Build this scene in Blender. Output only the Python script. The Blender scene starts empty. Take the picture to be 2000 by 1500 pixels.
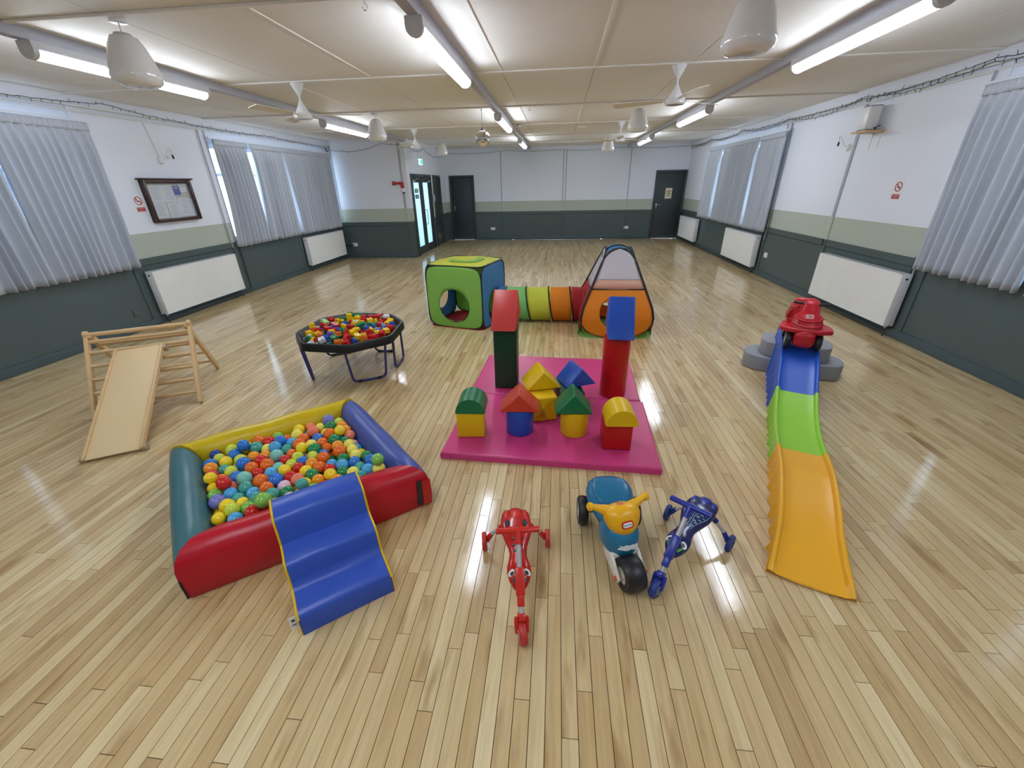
import bpy, bmesh, math, random
import numpy as np
from mathutils import Vector, Matrix
random.seed(7)
PI = math.pi
sc = bpy.context.scene
COL = sc.collection
# ------------------------------------------------------------------ camera
def rot_cam(pitch, yaw, roll):
    cp, sp = math.cos(pitch), math.sin(pitch)
    F = Vector((0, cp, -sp)); R = Vector((1, 0, 0)); D = F.cross(R)
    M = Matrix((R, D, F)).transposed()
    cr, sr = math.cos(roll), math.sin(roll)
    M = M @ Matrix(((cr, -sr, 0), (sr, cr, 0), (0, 0, 1)))
    return Matrix.Rotation(yaw, 3, 'Z') @ M
FPX, CAM_H = 794.06, 1.70
MC = rot_cam(.457687, .110425, .020569)
cd = bpy.data.cameras.new('camera'); cam = bpy.data.objects.new('camera', cd); COL.objects.link(cam)
cd.sensor_fit = 'HORIZONTAL'; cd.sensor_width = 36.0; cd.lens = FPX / 2000 * 36.0
cd.clip_start = .02; cd.clip_end = 200
m4 = Matrix((MC.col[0], -MC.col[1], -MC.col[2])).transposed().to_4x4()
m4.translation = Vector((0, 0, CAM_H)); cam.matrix_world = m4
sc.camera = cam
def pix(p):
    q = MC.transposed() @ (Vector(p) - Vector((0, 0, CAM_H)))
    if q.z < .05: return None
    return 1000 + FPX * q.x / q.z, 750 + FPX * q.y / q.z, q.z
# ------------------------------------------------------------------ world, exposure
w = bpy.data.worlds.new('overcast_sky'); sc.world = w; w.use_nodes = True
bg = w.node_tree.nodes['Background']
bg.inputs[0].default_value = (.88, .94, 1.0, 1); bg.inputs[1].default_value = 2.2
sc.view_settings.view_transform = 'Standard'; sc.view_settings.look = 'None'
sc.view_settings.gamma = 1; sc.view_settings.use_curve_mapping = False
sc.view_settings.exposure = 1.68
TUBE = 15.0          # emission of the lit tubes
# ------------------------------------------------------------------ materials
def lin(c):
    return tuple(((v / 255) / 12.92 if v / 255 <= .04045 else ((v / 255 + .055) / 1.055) ** 2.4) for v in c)
MATS = {}
def mat(name, rgb, rough=.5, vary=.06, scale=6.0, bump=0.0, bscale=60.0, metal=0, coat=0, trans=0, emit=None, estr=0, spec=.5, alpha=1, sss=0, stretch=None):
    if name in MATS: return MATS[name]
    m = bpy.data.materials.new(name); m.use_nodes = True
    nt = m.node_tree; N = nt.nodes; L = nt.links; b = N['Principled BSDF']
    c = lin(rgb)
    tc = N.new('ShaderNodeTexCoord'); src = tc.outputs['Object']
    if stretch:
        mp = N.new('ShaderNodeMapping'); mp.inputs['Scale'].default_value = stretch
        L.new(src, mp.inputs[0]); src = mp.outputs[0]
    nz = N.new('ShaderNodeTexNoise'); nz.inputs['Scale'].default_value = scale; nz.inputs['Detail'].default_value = 4
    L.new(src, nz.inputs['Vector'])
    mx = N.new('ShaderNodeMix'); mx.data_type = 'RGBA'
    mx.inputs[6].default_value = (*[v * (1 - vary) for v in c], 1); mx.inputs[7].default_value = (*[min(1, v * (1 + vary)) for v in c], 1)
    L.new(nz.outputs['Fac'], mx.inputs[0]); L.new(mx.outputs[2], b.inputs['Base Color'])
    mr = N.new('ShaderNodeMapRange'); mr.inputs['To Min'].default_value = max(0, rough - .05); mr.inputs['To Max'].default_value = min(1, rough + .05)
    L.new(nz.outputs['Fac'], mr.inputs['Value']); L.new(mr.outputs[0], b.inputs['Roughness'])
    b.inputs['Metallic'].default_value = metal; b.inputs['Coat Weight'].default_value = coat
    b.inputs['Coat Roughness'].default_value = .08
    b.inputs['Specular IOR Level'].default_value = spec
    b.inputs['Transmission Weight'].default_value = trans; b.inputs['Alpha'].default_value = alpha
    if sss: b.inputs['Subsurface Weight'].default_value = sss; b.inputs['Subsurface Radius'].default_value = (.02, .02, .02)
    if emit: b.inputs['Emission Color'].default_value = (*lin(emit), 1); b.inputs['Emission Strength'].default_value = estr
    if bump:
        n2 = N.new('ShaderNodeTexNoise'); n2.inputs['Scale'].default_value = bscale; n2.inputs['Detail'].default_value = 3
        L.new(src, n2.inputs['Vector'])
        bp = N.new('ShaderNodeBump'); bp.inputs['Strength'].default_value = bump; bp.inputs['Distance'].default_value = .01
        L.new(n2.outputs['Fac'], bp.inputs['Height']); L.new(bp.outputs[0], b.inputs['Normal'])
    MATS[name] = m
    return m
def vinyl(name, rgb): return mat(name, rgb, rough=.34, vary=.05, scale=9, bump=.10, bscale=14, spec=.4)
def plastic(name, rgb, rough=.3): return mat(name, rgb, rough=rough, vary=.03, scale=12)
def cloth(name, rgb, tr=.25, alpha=1.0):
    if name in MATS: return MATS[name]
    m = mat(name, rgb, rough=.6, vary=.05, scale=20, bump=.12, bscale=25)
    nt = m.node_tree; N = nt.nodes; L = nt.links
    out = [n for n in N if n.type == 'OUTPUT_MATERIAL'][0]; b = N['Principled BSDF']
    t = N.new('ShaderNodeBsdfTranslucent'); t.inputs[0].default_value = (*lin(rgb), 1)
    x = N.new('ShaderNodeMixShader'); x.inputs[0].default_value = tr
    L.new(b.outputs[0], x.inputs[1]); L.new(t.outputs[0], x.inputs[2]); L.new(x.outputs[0], out.inputs[0])
    return m
def glassy(name, rgb, rough, fac):
    m = bpy.data.materials.new(name); m.use_nodes = True
    N = m.node_tree.nodes; L = m.node_tree.links; out = [n for n in N if n.type == 'OUTPUT_MATERIAL'][0]
    g = N['Principled BSDF']; g.inputs['Base Color'].default_value = (*lin(rgb), 1); g.inputs['Roughness'].default_value = rough
    nz = N.new('ShaderNodeTexNoise'); nz.inputs['Scale'].default_value = 3
    mr = N.new('ShaderNodeMapRange'); mr.inputs['To Min'].default_value = rough; mr.inputs['To Max'].default_value = rough + .04
    L.new(nz.outputs['Fac'], mr.inputs['Value']); L.new(mr.outputs[0], g.inputs['Roughness'])
    t = N.new('ShaderNodeBsdfTransparent' if rough < .3 else 'ShaderNodeBsdfTranslucent'); t.inputs[0].default_value = (*lin(rgb), 1)
    x = N.new('ShaderNodeMixShader'); x.inputs[0].default_value = fac
    L.new(g.outputs[0], x.inputs[1]); L.new(t.outputs[0], x.inputs[2]); L.new(x.outputs[0], out.inputs[0])
    MATS[name] = m
    return m
# ------------------------------------------------------------------ mesh helpers
def xf(bm, geom, M): bmesh.ops.transform(bm, matrix=M, verts=geom)
def T(x=0, y=0, z=0): return Matrix.Translation((x, y, z))
def RX(a): return Matrix.Rotation(a, 4, 'X')
def RY(a): return Matrix.Rotation(a, 4, 'Y')
def RZ(a): return Matrix.Rotation(a, 4, 'Z')
def S(x, y, z): return Matrix.Diagonal((x, y, z, 1))
def box(bm, c, s, M=None, bev=0, seg=2, mi=0):
    n0 = set(bm.faces)
    r = bmesh.ops.create_cube(bm, size=1)
    vs = r['verts']; xf(bm, vs, T(*c) @ S(*s))
    if bev:
        es = {e for v in vs for e in v.link_edges}
        r2 = bmesh.ops.bevel(bm, geom=list(es), offset=bev, segments=seg, affect='EDGES', profile=.5)
        vs = list({v for f in bm.faces if f not in n0 for v in f.verts})
    if M: xf(bm, vs, M)
    if mi:
        for f in bm.faces:
            if f not in n0: f.material_index = mi
    return vs
def cyl(bm, r, h, M=None, r2=None, seg=24, bev=0, mi=0):
    n0 = set(bm.faces)
    q = bmesh.ops.create_cone(bm, cap_ends=True, segments=seg, radius1=r, radius2=r if r2 is None else r2, depth=h)
    vs = q['verts']; xf(bm, vs, T(0, 0, h / 2))
    if bev:
        es = {e for v in vs for e in v.link_edges if len({round(x.co.z, 4) for x in e.verts}) == 1}
        bmesh.ops.bevel(bm, geom=list(es), offset=bev, segments=2, affect='EDGES', profile=.5)
        vs = list({v for f in bm.faces if f not in n0 for v in f.verts})
    if M: xf(bm, vs, M)
    if mi:
        for f in bm.faces:
            if f not in n0: f.material_index = mi
    return vs
def lathe(bm, prof, M=None, seg=24, mi=0):
    rings = []
    for r, z in prof:
        if r < 1e-5: rings.append([bm.verts.new((0, 0, z))])
        else: rings.append([bm.verts.new((r * math.cos(2 * PI * i / seg), r * math.sin(2 * PI * i / seg), z)) for i in range(seg)])
    for a, b in zip(rings, rings[1:]):
        for i in range(seg):
            j = (i + 1) % seg
            if len(a) == 1 and len(b) == 1: continue
            if len(a) == 1: f = bm.faces.new((a[0], b[j], b[i]))
            elif len(b) == 1: f = bm.faces.new((a[i], a[j], b[0]))
            else: f = bm.faces.new((a[i], a[j], b[j], b[i]))
            f.material_index = mi
    vs = [v for r in rings for v in r]
    if M: xf(bm, vs, M)
    return vs
def tube(bm, pts, r, seg=10, closed=False, mi=0, M=None):
    pts = [Vector(p) for p in pts]; n = len(pts)
    rr = r if isinstance(r, (list, tuple)) else [r] * n
    rings = []; prev = None
    for i, p in enumerate(pts):
        a = pts[(i - 1) % n] if (i > 0 or closed) else p
        b = pts[(i + 1) % n] if (i < n - 1 or closed) else p
        t = (b - a).normalized()
        if prev is None:
            u = t.orthogonal().normalized()
        else:
            u = (prev - t * prev.dot(t))
            u = u.normalized() if u.length > 1e-6 else t.orthogonal().normalized()
        prev = u; v = t.cross(u)
        rings.append([bm.verts.new(p + (u * math.cos(2 * PI * k / seg) + v * math.sin(2 * PI * k / seg)) * rr[i]) for k in range(seg)])
    for i in range(n if closed else n - 1):
        a, b = rings[i], rings[(i + 1) % n]
        off = 0
        if closed and i == n - 1:
            off = min(range(seg), key=lambda o: (a[0].co - b[o].co).length)
        for k in range(seg):
            f = bm.faces.new((a[k], a[(k + 1) % seg], b[(k + 1 + off) % seg], b[(k + off) % seg])); f.material_index = mi
    if not closed:
        for rg in (list(reversed(rings[0])), rings[-1]):
            f = bm.faces.new(rg); f.material_index = mi
    vs = [v for rg in rings for v in rg]
    if M: xf(bm, vs, M)
    return vs
def prism(bm, poly, h, M=None, bev=0, mi=0, seg=2):
    """poly in XY, extruded to z 0..h"""
    n0 = set(bm.faces)
    lo = [bm.verts.new((x, y, 0)) for x, y in poly]; hi = [bm.verts.new((x, y, h)) for x, y in poly]
    n = len(poly)
    bm.faces.new(list(reversed(lo))); bm.faces.new(hi)
    for i in range(n): bm.faces.new((lo[i], lo[(i + 1) % n], hi[(i + 1) % n], hi[i]))
    vs = lo + hi
    if bev:
        es = {e for v in vs for e in v.link_edges}
        bmesh.ops.bevel(bm, geom=list(es), offset=bev, segments=seg, affect='EDGES', profile=.5)
        vs = list({v for f in bm.faces if f not in n0 for v in f.verts})
    if M: xf(bm, vs, M)
    if mi:
        for f in bm.faces:
            if f not in n0: f.material_index = mi
    return vs
def ball(bm, r, M=None, u=16, v=10, mi=0):
    n0 = set(bm.faces)
    q = bmesh.ops.create_uvsphere(bm, u_segments=u, v_segments=v, radius=r)
    if M: xf(bm, q['verts'], M)
    if mi:
        for f in bm.faces:
            if f not in n0: f.material_index = mi
    return q['verts']
def grid(bm, nu, nv, fn, mi=0, closed_u=False):
    vs = [[bm.verts.new(fn(i / (nu if closed_u else nu - 1), j / (nv - 1))) for j in range(nv)] for i in range(nu)]
    for i in range(nu if closed_u else nu - 1):
        for j in range(nv - 1):
            a, b = vs[i], vs[(i + 1) % nu]
            f = bm.faces.new((a[j], b[j], b[j + 1], a[j + 1])); f.material_index = mi
    return vs
def NB(): return bmesh.new()
def obj(name, bm, mats, parent=None, smooth=True, ang=35, loc=None, rot=None, thick=0):
    if not isinstance(mats, (list, tuple)): mats = [mats]
    bmesh.ops.recalc_face_normals(bm, faces=bm.faces[:])
    me = bpy.data.meshes.new(name); bm.to_mesh(me); bm.free()
    for m in mats: me.materials.append(m)
    if smooth:
        me.shade_smooth(); me.set_sharp_from_angle(angle=math.radians(ang))
    o = bpy.data.objects.new(name, me); COL.objects.link(o)
    if parent: o.parent = parent
    if loc is not None: o.location = loc
    if rot is not None: o.rotation_euler = rot
    if thick:
        md = o.modifiers.new('thickness', 'SOLIDIFY'); md.thickness = thick; md.offset = 0
    return o
def tag(o, label=None, cat=None, group=None, kind=None):
    if label: o['label'] = label
    if cat: o['category'] = cat
    if group: o['group'] = group
    if kind: o['kind'] = kind
    return o
def thing(name, label, cat, loc=(0, 0, 0), rz=0, group=None):
    o = bpy.data.objects.new(name, None); COL.objects.link(o); o.empty_display_size = .05
    o.location = loc; o.rotation_euler = (0, 0, rz)
    return tag(o, label, cat, group)
def struct(o): o['kind'] = 'structure'; return o
def copy_tree(o, parent=None):
    c = o.copy(); COL.objects.link(c)
    if parent: c.parent = parent
    for ch in [x for x in bpy.data.objects if x.parent == o]: copy_tree(ch, c)
    return c
def text_mesh(name, body, size, mt, parent, M, depth=.0008, align='CENTER'):
    cu = bpy.data.curves.new('lettering', 'FONT'); cu.body = body; cu.size = size; cu.extrude = depth
    cu.align_x = align; cu.align_y = 'CENTER'; cu.resolution_u = 2
    t = bpy.data.objects.new('lettering', cu); COL.objects.link(t)
    bpy.context.view_layer.update()
    me = bpy.data.meshes.new_from_object(t.evaluated_get(bpy.context.evaluated_depsgraph_get()))
    bpy.data.objects.remove(t); bpy.data.curves.remove(cu)
    me.transform(M); me.materials.clear(); me.materials.append(mt)
    o = bpy.data.objects.new(name, me); COL.objects.link(o); o.parent = parent
    return o
# ================================================================== the room
XL, XR, YB, YF, ZC = -5.57, 3.95, 14.5, -2.6, 2.71
XJ, YJ = -3.66, 10.80            # the foyer box that juts into the far left corner
DADO, SAGE = .88, 1.19
m_white = mat('white_wall_paint', (224, 228, 238), rough=.62, vary=.02, scale=1.2, bump=.05, bscale=90)
m_sage = mat('sage_wall_paint', (177, 184, 170), rough=.55, vary=.02, scale=1.5, bump=.05, bscale=90)
m_dark = mat('dark_green_gloss_paint', (78, 91, 90), rough=.34, vary=.05, scale=1.7, bump=.04, bscale=60)
m_base = mat('blue_grey_baseboard_paint', (70, 86, 91), rough=.35, vary=.06, scale=5)
m_ceil = mat('ceiling_board_paint', (228, 224, 219), rough=.75, vary=.035, scale=1.3, bump=.25, bscale=130)
m_batten = mat('ceiling_batten_paint', (230, 227, 223), rough=.55, vary=.03)
m_trunk = mat('grey_trunking_enamel', (170, 170, 178), rough=.4, vary=.03)
m_wplast = plastic('white_plastic', (226, 226, 226), .35)
m_door = mat('charcoal_door_paint', (50, 58, 63), rough=.42, vary=.05, scale=2)
m_dframe = mat('dark_green_frame_paint', (55, 66, 66), rough=.36, vary=.05)
m_black = plastic('black_plastic', (22, 22, 25), .38)
m_chrome = mat('brushed_steel', (190, 190, 192), rough=.25, vary=.03, metal=1)
m_pane = glassy('window_glass', (225, 238, 248), .05, .9)
m_frost = glassy('frosted_door_glass', (196, 222, 236), .5, .72)
m_wframe = mat('white_window_frame_paint', (222, 224, 226), rough=.4, vary=.03)
m_wood_sub = mat('dark_subfloor', (62, 46, 32), rough=.8, vary=.2)
# ---- floor: maple strips
def floor_mat():
    m = bpy.data.materials.new('varnished_maple_strip'); m.use_nodes = True
    nt = m.node_tree; N = nt.nodes; L = nt.links; b = N['Principled BSDF']
    at = N.new('ShaderNodeAttribute'); at.attribute_name = 'tone'
    sp = N.new('ShaderNodeSeparateColor'); L.new(at.outputs['Color'], sp.inputs[0])
    ge = N.new('ShaderNodeNewGeometry')
    ad = N.new('ShaderNodeVectorMath'); ad.operation = 'MULTIPLY_ADD'
    L.new(at.outputs['Color'], ad.inputs[0]); ad.inputs[1].default_value = (37, 91, 13); L.new(ge.outputs['Position'], ad.inputs[2])
    mp = N.new('ShaderNodeMapping'); mp.inputs['Scale'].default_value = (26, 1.6, 1); L.new(ad.outputs[0], mp.inputs[0])
    n1 = N.new('ShaderNodeTexNoise'); n1.inputs['Scale'].default_value = 1.6; n1.inputs['Detail'].default_value = 6; n1.inputs['Distortion'].default_value = .9
    L.new(mp.outputs[0], n1.inputs['Vector'])
    mp2 = N.new('ShaderNodeMapping'); mp2.inputs['Scale'].default_value = (9, 1.9, 1); L.new(ad.outputs[0], mp2.inputs[0])
    n2 = N.new('ShaderNodeTexNoise'); n2.inputs['Scale'].default_value = 1.3; n2.inputs['Detail'].default_value = 3
    L.new(mp2.outputs[0], n2.inputs['Vector'])
    r1 = N.new('ShaderNodeValToRGB'); e = r1.color_ramp.elements          # board tone
    e[0].position = 0; e[0].color = (*lin((186, 156, 110)), 1); e[1].position = 1; e[1].color = (*lin((224, 205, 160)), 1)
    for p, c in ((.18, (198, 170, 122)), (.45, (208, 182, 134)), (.75, (215, 192, 145))):
        x = e.new(p); x.color = (*lin(c), 1)
    L.new(sp.outputs[0], r1.inputs[0])
    r2 = N.new('ShaderNodeValToRGB'); e = r2.color_ramp.elements          # fine grain
    e[0].position = .30; e[0].color = (.80, .74, .66, 1); e[1].position = .62; e[1].color = (1, 1, 1, 1)
    L.new(n1.outputs['Fac'], r2.inputs[0])
    r3 = N.new('ShaderNodeValToRGB'); e = r3.color_ramp.elements          # mineral streaks
    e[0].position = .27; e[0].color = (.55, .42, .28, 1); e[1].position = .43; e[1].color = (1, 1, 1, 1)
    L.new(n2.outputs['Fac'], r3.inputs[0])
    m1 = N.new('ShaderNodeMix'); m1.data_type = 'RGBA'; m1.blend_type = 'MULTIPLY'; m1.inputs[0].default_value = .75
    L.new(r1.outputs[0], m1.inputs[6]); L.new(r2.outputs[0], m1.inputs[7])
    m2 = N.new('ShaderNodeMix'); m2.data_type = 'RGBA'; m2.blend_type = 'MULTIPLY'; m2.inputs[0].default_value = .85
    L.new(m1.outputs[2], m2.inputs[6]); L.new(r3.outputs[0], m2.inputs[7])
    L.new(m2.outputs[2], b.inputs['Base Color'])
    b.inputs['Roughness'].default_value = .42; b.inputs['Specular IOR Level'].default_value = .3
    b.inputs['Coat Weight'].default_value = 1.0; b.inputs['Coat IOR'].default_value = 1.40
    n3 = N.new('ShaderNodeTexNoise'); n3.inputs['Scale'].default_value = 160; n3.inputs['Detail'].default_value = 2
    L.new(ge.outputs['Position'], n3.inputs['Vector'])
    mr = N.new('ShaderNodeMapRange'); mr.inputs['To Min'].default_value = .03; mr.inputs['To Max'].default_value = .10
    L.new(n2.outputs['Fac'], mr.inputs['Value']); L.new(mr.outputs[0], b.inputs['Coat Roughness'])
    bp = N.new('ShaderNodeBump'); bp.inputs['Strength'].default_value = .05; bp.inputs['Distance'].default_value = .004
    L.new(n3.outputs['Fac'], bp.inputs['Height']); L.new(bp.outputs[0], b.inputs['Coat Normal'])
    return m
m_floor = floor_mat()
bm = NB(); box(bm, ((XL + XR) / 2, (YB + YF) / 2, -.045), (XR - XL, YB - YF, .05))
floor = struct(obj('floor', bm, m_wood_sub, smooth=False))
PW, GAP = .0575, .0011
rows = int((XR - XL) / PW) + 1
planks = []
rp = random.Random(3)
for i in range(rows):
    x0 = XL + i * PW; x1 = min(x0 + PW, XR)
    if x1 - x0 < .01: continue
    y = YF - rp.uniform(0, .9)
    while y < YB:
        ln = rp.choice((.34, .5, .62, .75, .9, 1.1, 1.35)) * rp.uniform(.9, 1.1)
        ya, yb = max(y, YF), min(y + ln, YB); y += ln
        if yb - ya < .05: continue
        t = min(1, max(0, rp.gauss(.55, .24)))
        if rp.random() < .09: t *= .3
        planks.append((x0, x1, ya, yb, t, rp.random(), rp.random(), rp.gauss(0, .0007), rp.gauss(0, .0002)))
def plank_area(p):
    c = ((p[0] + p[1]) / 2, (p[2] + p[3]) / 2, 0)
    if c[0] < XJ and c[1] > YJ: return 0
    q = pix(c)
    if q is None or not (-60 < q[0] < 2060 and 300 < q[1] < 1580): return 0
    return (p[1] - p[0]) * (p[3] - p[2]) * CAM_H / q[2] ** 3
order = sorted(range(len(planks)), key=lambda k: -plank_area(planks[k]))
near = set(order[:300])
def plank_geo(p, cx, cy, V, F, TN):
    a, b, c, d = p[0] + GAP / 2 - cx, p[1] - GAP / 2 - cx, p[2] + GAP / 2 - cy, p[3] - GAP / 2 - cy
    k = len(V); e = .0007
    dz1, dz2 = p[7] * (b - a) / 2, p[8] * .3
    V += [(a, c, -.02), (b, c, -.02), (b, d, -.02), (a, d, -.02)]
    V += [(a + e, c + e, -dz1 - dz2), (b - e, c + e, dz1 - dz2), (b - e, d - e, dz1 + dz2), (a + e, d - e, -dz1 + dz2)]
    F += [(k + 4, k + 5, k + 6, k + 7), (k, k + 1, k + 5, k + 4), (k + 1, k + 2, k + 6, k + 5), (k + 2, k + 3, k + 7, k + 6), (k + 3, k, k + 4, k + 7)]
    TN += [(p[4], p[5], p[6], 1)] * 8
def plank_obj(name, V, F, TN, loc):
    me = bpy.data.meshes.new(name); me.from_pydata(V, [], F); me.materials.append(m_floor)
    a = me.attributes.new('tone', 'FLOAT_COLOR', 'POINT')
    a.data.foreach_set('color', [v for t in TN for v in t])
    o = bpy.data.objects.new(name, me); COL.objects.link(o); o.parent = floor; o.location = loc
    return o
V, F, TN = [], [], []
for k, p in enumerate(planks):
    if k in near: continue
    plank_geo(p, 0, 0, V, F, TN)
tag(plank_obj('planks', V, F, TN, (0, 0, 0)), kind='stuff')
for k in order[:300]:
    p = planks[k]; V, F, TN = [], [], []
    cx, cy = (p[0] + p[1]) / 2, (p[2] + p[3]) / 2
    plank_geo(p, cx, cy, V, F, TN); plank_obj('plank', V, F, TN, (cx, cy, 0))
# ---- walls
TH = .14
def wall_cells(bm, axis, at, out, u0, u1, openings=()):
    us = sorted({u0, u1, *[v for o in openings for v in o[:2]]}); us = [u for u in us if u0 <= u <= u1]
    zs = sorted({0, DADO, SAGE, ZC, *[v for o in openings for v in o[2:]]})
    for a, b in zip(us, us[1:]):
        for c, d in zip(zs, zs[1:]):
            mu, mz = (a + b) / 2, (c + d) / 2
            if any(o[0] < mu < o[1] and o[2] < mz < o[3] for o in openings): continue
            mi = 0 if mz > SAGE else 1 if mz > DADO else 2
            if axis == 'x': box(bm, (at + out * TH / 2, mu, mz), (TH, b - a, d - c), mi=mi)
            else: box(bm, (mu, at + out * TH / 2, mz), (b - a, TH, d - c), mi=mi)
WM = [m_white, m_sage, m_dark]
WZ0, WZ1 = .90, 2.36
def mkwall(name, axis, at, out, u0, u1, openings=()):
    bm = NB(); wall_cells(bm, axis, at, out, u0, u1, openings)
    return struct(obj(name, bm, WM, smooth=False))
w_left = mkwall('wall_left', 'x', XL, -1, YF, YJ + .14, [(1.15, 4.90, WZ0, WZ1), (6.95, 10.70, WZ0, WZ1)])
w_right = mkwall('wall_right', 'x', XR, 1, YF, YB + .14, [(1.05, 4.80, WZ0, WZ1), (8.78, 12.70, WZ0, WZ1)])
w_back = mkwall('wall_back', 'y', YB, 1, XJ - .1, XR, [(-3.53, -2.71, 0, 1.97), (3.0, 3.93, 0, 1.99)])
w_front = mkwall('wall_front', 'y', YF, -1, XL, XR)
w_fy = mkwall('wall_foyer_front', 'y', YJ, 1, XL, XJ)
w_fx = mkwall('wall_foyer_side', 'x', XJ, -1, YJ + .14, YB, [(11.0, 12.75, 0, 1.97), (12.98, 13.78, 0, 1.97)])
def flat(wall, axis, at, out, u, z0, z1, wdt, proud, mi, name):
    """a strip fixed on the room face of a wall"""
    bm = NB()
    s = -out
    if axis == 'x': box(bm, (at + s * proud / 2, u, (z0 + z1) / 2), (proud, wdt, z1 - z0), bev=min(.003, proud / 3), seg=1)
    else: box(bm, (u, at + s * proud / 2, (z0 + z1) / 2), (wdt, proud, z1 - z0), bev=min(.003, proud / 3), seg=1)
    return obj(name, bm, WM[mi], wall, smooth=False)
m_gpost = mat('grey_post_and_gap_shade', (164, 168, 174), rough=.5, vary=.03); m_gcond = plastic('grey_conduit', (166, 168, 172), .4)
def posts(wall, axis, at, out, us, wdt=.09, skip_mid=()):
    for u in us:
        for z0, z1, mi in ((0, DADO, 2), (DADO, SAGE, 1), (SAGE, ZC - .1, 0)):
            if u in skip_mid and mi == 1: continue
            p_ = flat(wall, axis, at, out, u, z0, z1, wdt, .014, mi, 'post')
            if mi == 0 and (u == 6.74 or axis == 'y'): p_.data.materials[0] = m_gpost  # end-wall posts are greyed to paint the shade lines of panel gaps
def rail(wall, axis, at, out, u0, u1):
    flat(wall, axis, at, out, (u0 + u1) / 2, DADO - .085, DADO, u1 - u0, .020, 2, 'dado_rail')
posts(w_left, 'x', XL, -1, [-.95, .98, 5.0, 6.87])
rail(w_left, 'x', XL, -1, YF, .93); rail(w_left, 'x', XL, -1, 5.05, 6.82)
flat(w_left, 'x', XL, -1, 3.03, 0, .86, .07, .010, 2, 'post'); flat(w_left, 'x', XL, -1, 8.82, 0, .86, .07, .010, 2, 'post')
flat(w_left, 'x', XL, -1, 10.76, 0, DADO, .07, .012, 2, 'post')
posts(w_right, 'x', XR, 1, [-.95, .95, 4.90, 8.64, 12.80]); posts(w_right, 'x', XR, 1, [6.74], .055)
rail(w_right, 'x', XR, 1, YF, .9); rail(w_right, 'x', XR, 1, 4.95, 6.69); rail(w_right, 'x', XR, 1, 6.79, 8.59); rail(w_right, 'x', XR, 1, 12.85, YB)
posts(w_back, 'y', YB, 1, [-1.82, .155, .245, 2.20], .022)
rail(w_back, 'y', YB, 1, -2.66, -1.85); rail(w_back, 'y', YB, 1, -1.79, .17); rail(w_back, 'y', YB, 1, .23, 2.17); rail(w_back, 'y', YB, 1, 2.23, 2.95)
rail(w_fy, 'y', YJ, 1, XL, -3.86); posts(w_fy, 'y', YJ, 1, [-5.52, -3.80], .05)
rail(w_fx, 'x', XJ, -1, 13.85, 14.46)
# cover strips seen on the back wall panels
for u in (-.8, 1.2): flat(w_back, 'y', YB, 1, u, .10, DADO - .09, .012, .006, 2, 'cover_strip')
def base(name, axis, at, out, spans):
    bm = NB()
    for a, b in spans:
        if axis == 'x': box(bm, (at - out * .011, (a + b) / 2, .05), (.022, b - a, .10), bev=.005, seg=2)
        else: box(bm, ((a + b) / 2, at - out * .011, .05), (b - a, .022, .10), bev=.005, seg=2)
    return struct(obj(name, bm, m_base))
base('baseboard_left', 'x', XL, -1, [(YF, YJ)]); base('baseboard_right', 'x', XR, 1, [(YF, YB)])
base('baseboard_back', 'y', YB, 1, [(-2.64, 2.92)]); base('baseboard_front', 'y', YF, -1, [(XL, XR)])
base('baseboard_foyer', 'y', YJ, 1, [(XL, XJ)]); base('baseboard_foyer_side', 'x', XJ, -1, [(YJ, 10.93), (13.86, YB)])
# wall-top fascia strip
for k, (axis, at, out, a, b) in enumerate((('x', XL, -1, YF, YJ), ('x', XR, 1, YF, YB), ('y', YB, 1, XJ, XR), ('y', YJ, 1, XL, XJ), ('x', XJ, -1, YJ, YB))):
    bm = NB()
    hh = .10 if axis == 'x' and k < 2 else .035
    if axis == 'x': box(bm, (at - out * .012, (a + b) / 2, ZC - hh / 2), (.024, b - a, hh))
    else: box(bm, ((a + b) / 2, at - out * .012, ZC - hh / 2), (b - a, .024, hh))
    struct(obj('trim_%d' % (k + 1), bm, m_white, smooth=False))
# conduits along the tops of the side walls
TRIM = 5
def conduit(wall, pts, r=.009, name='conduit', m=None):
    global TRIM
    TRIM += 1
    bm = NB(); tube(bm, pts, r, seg=8); return struct(obj('trim_%d' % TRIM, bm, m or m_wplast))
for x, wl, s in ((XL, w_left, 1), (XR, w_right, -1)):
    y1 = YJ if s > 0 else YB
    conduit(wl, [(x + s * .036, YF, 2.598), (x + s * .036, y1, 2.598)], .012)
    conduit(wl, [(x + s * .012, YF, 2.545), (x + s * .012, y1, 2.545)], .012)
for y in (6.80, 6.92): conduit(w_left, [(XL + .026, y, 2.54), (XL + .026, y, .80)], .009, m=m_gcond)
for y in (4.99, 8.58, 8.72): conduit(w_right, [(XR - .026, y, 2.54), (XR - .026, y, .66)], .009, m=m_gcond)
m_pipe = plastic('dark_green_painted_pipe', (58, 68, 68), .4)
conduit(w_right, [(XR - .03, 5.02, .90), (XR - .03, 5.02, .08), (XR - .05, 5.1, .05), (XR - .05, 6.7, .05)], .012, 'heating_pipe', m_pipe)
conduit(w_right, [(XR - .03, 8.70, .86), (XR - .03, 8.70, .08), (XR - .05, 8.8, .05), (XR - .05, 14.3, .05)], .012, 'heating_pipe', m_pipe)
conduit(w_left, [(XL + .05, 5.1, .05), (XL + .05, 6.80, .05), (XL + .03, 6.95, .08), (XL + .03, 6.95, .86)], .012, 'heating_pipe', m_pipe)
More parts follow.
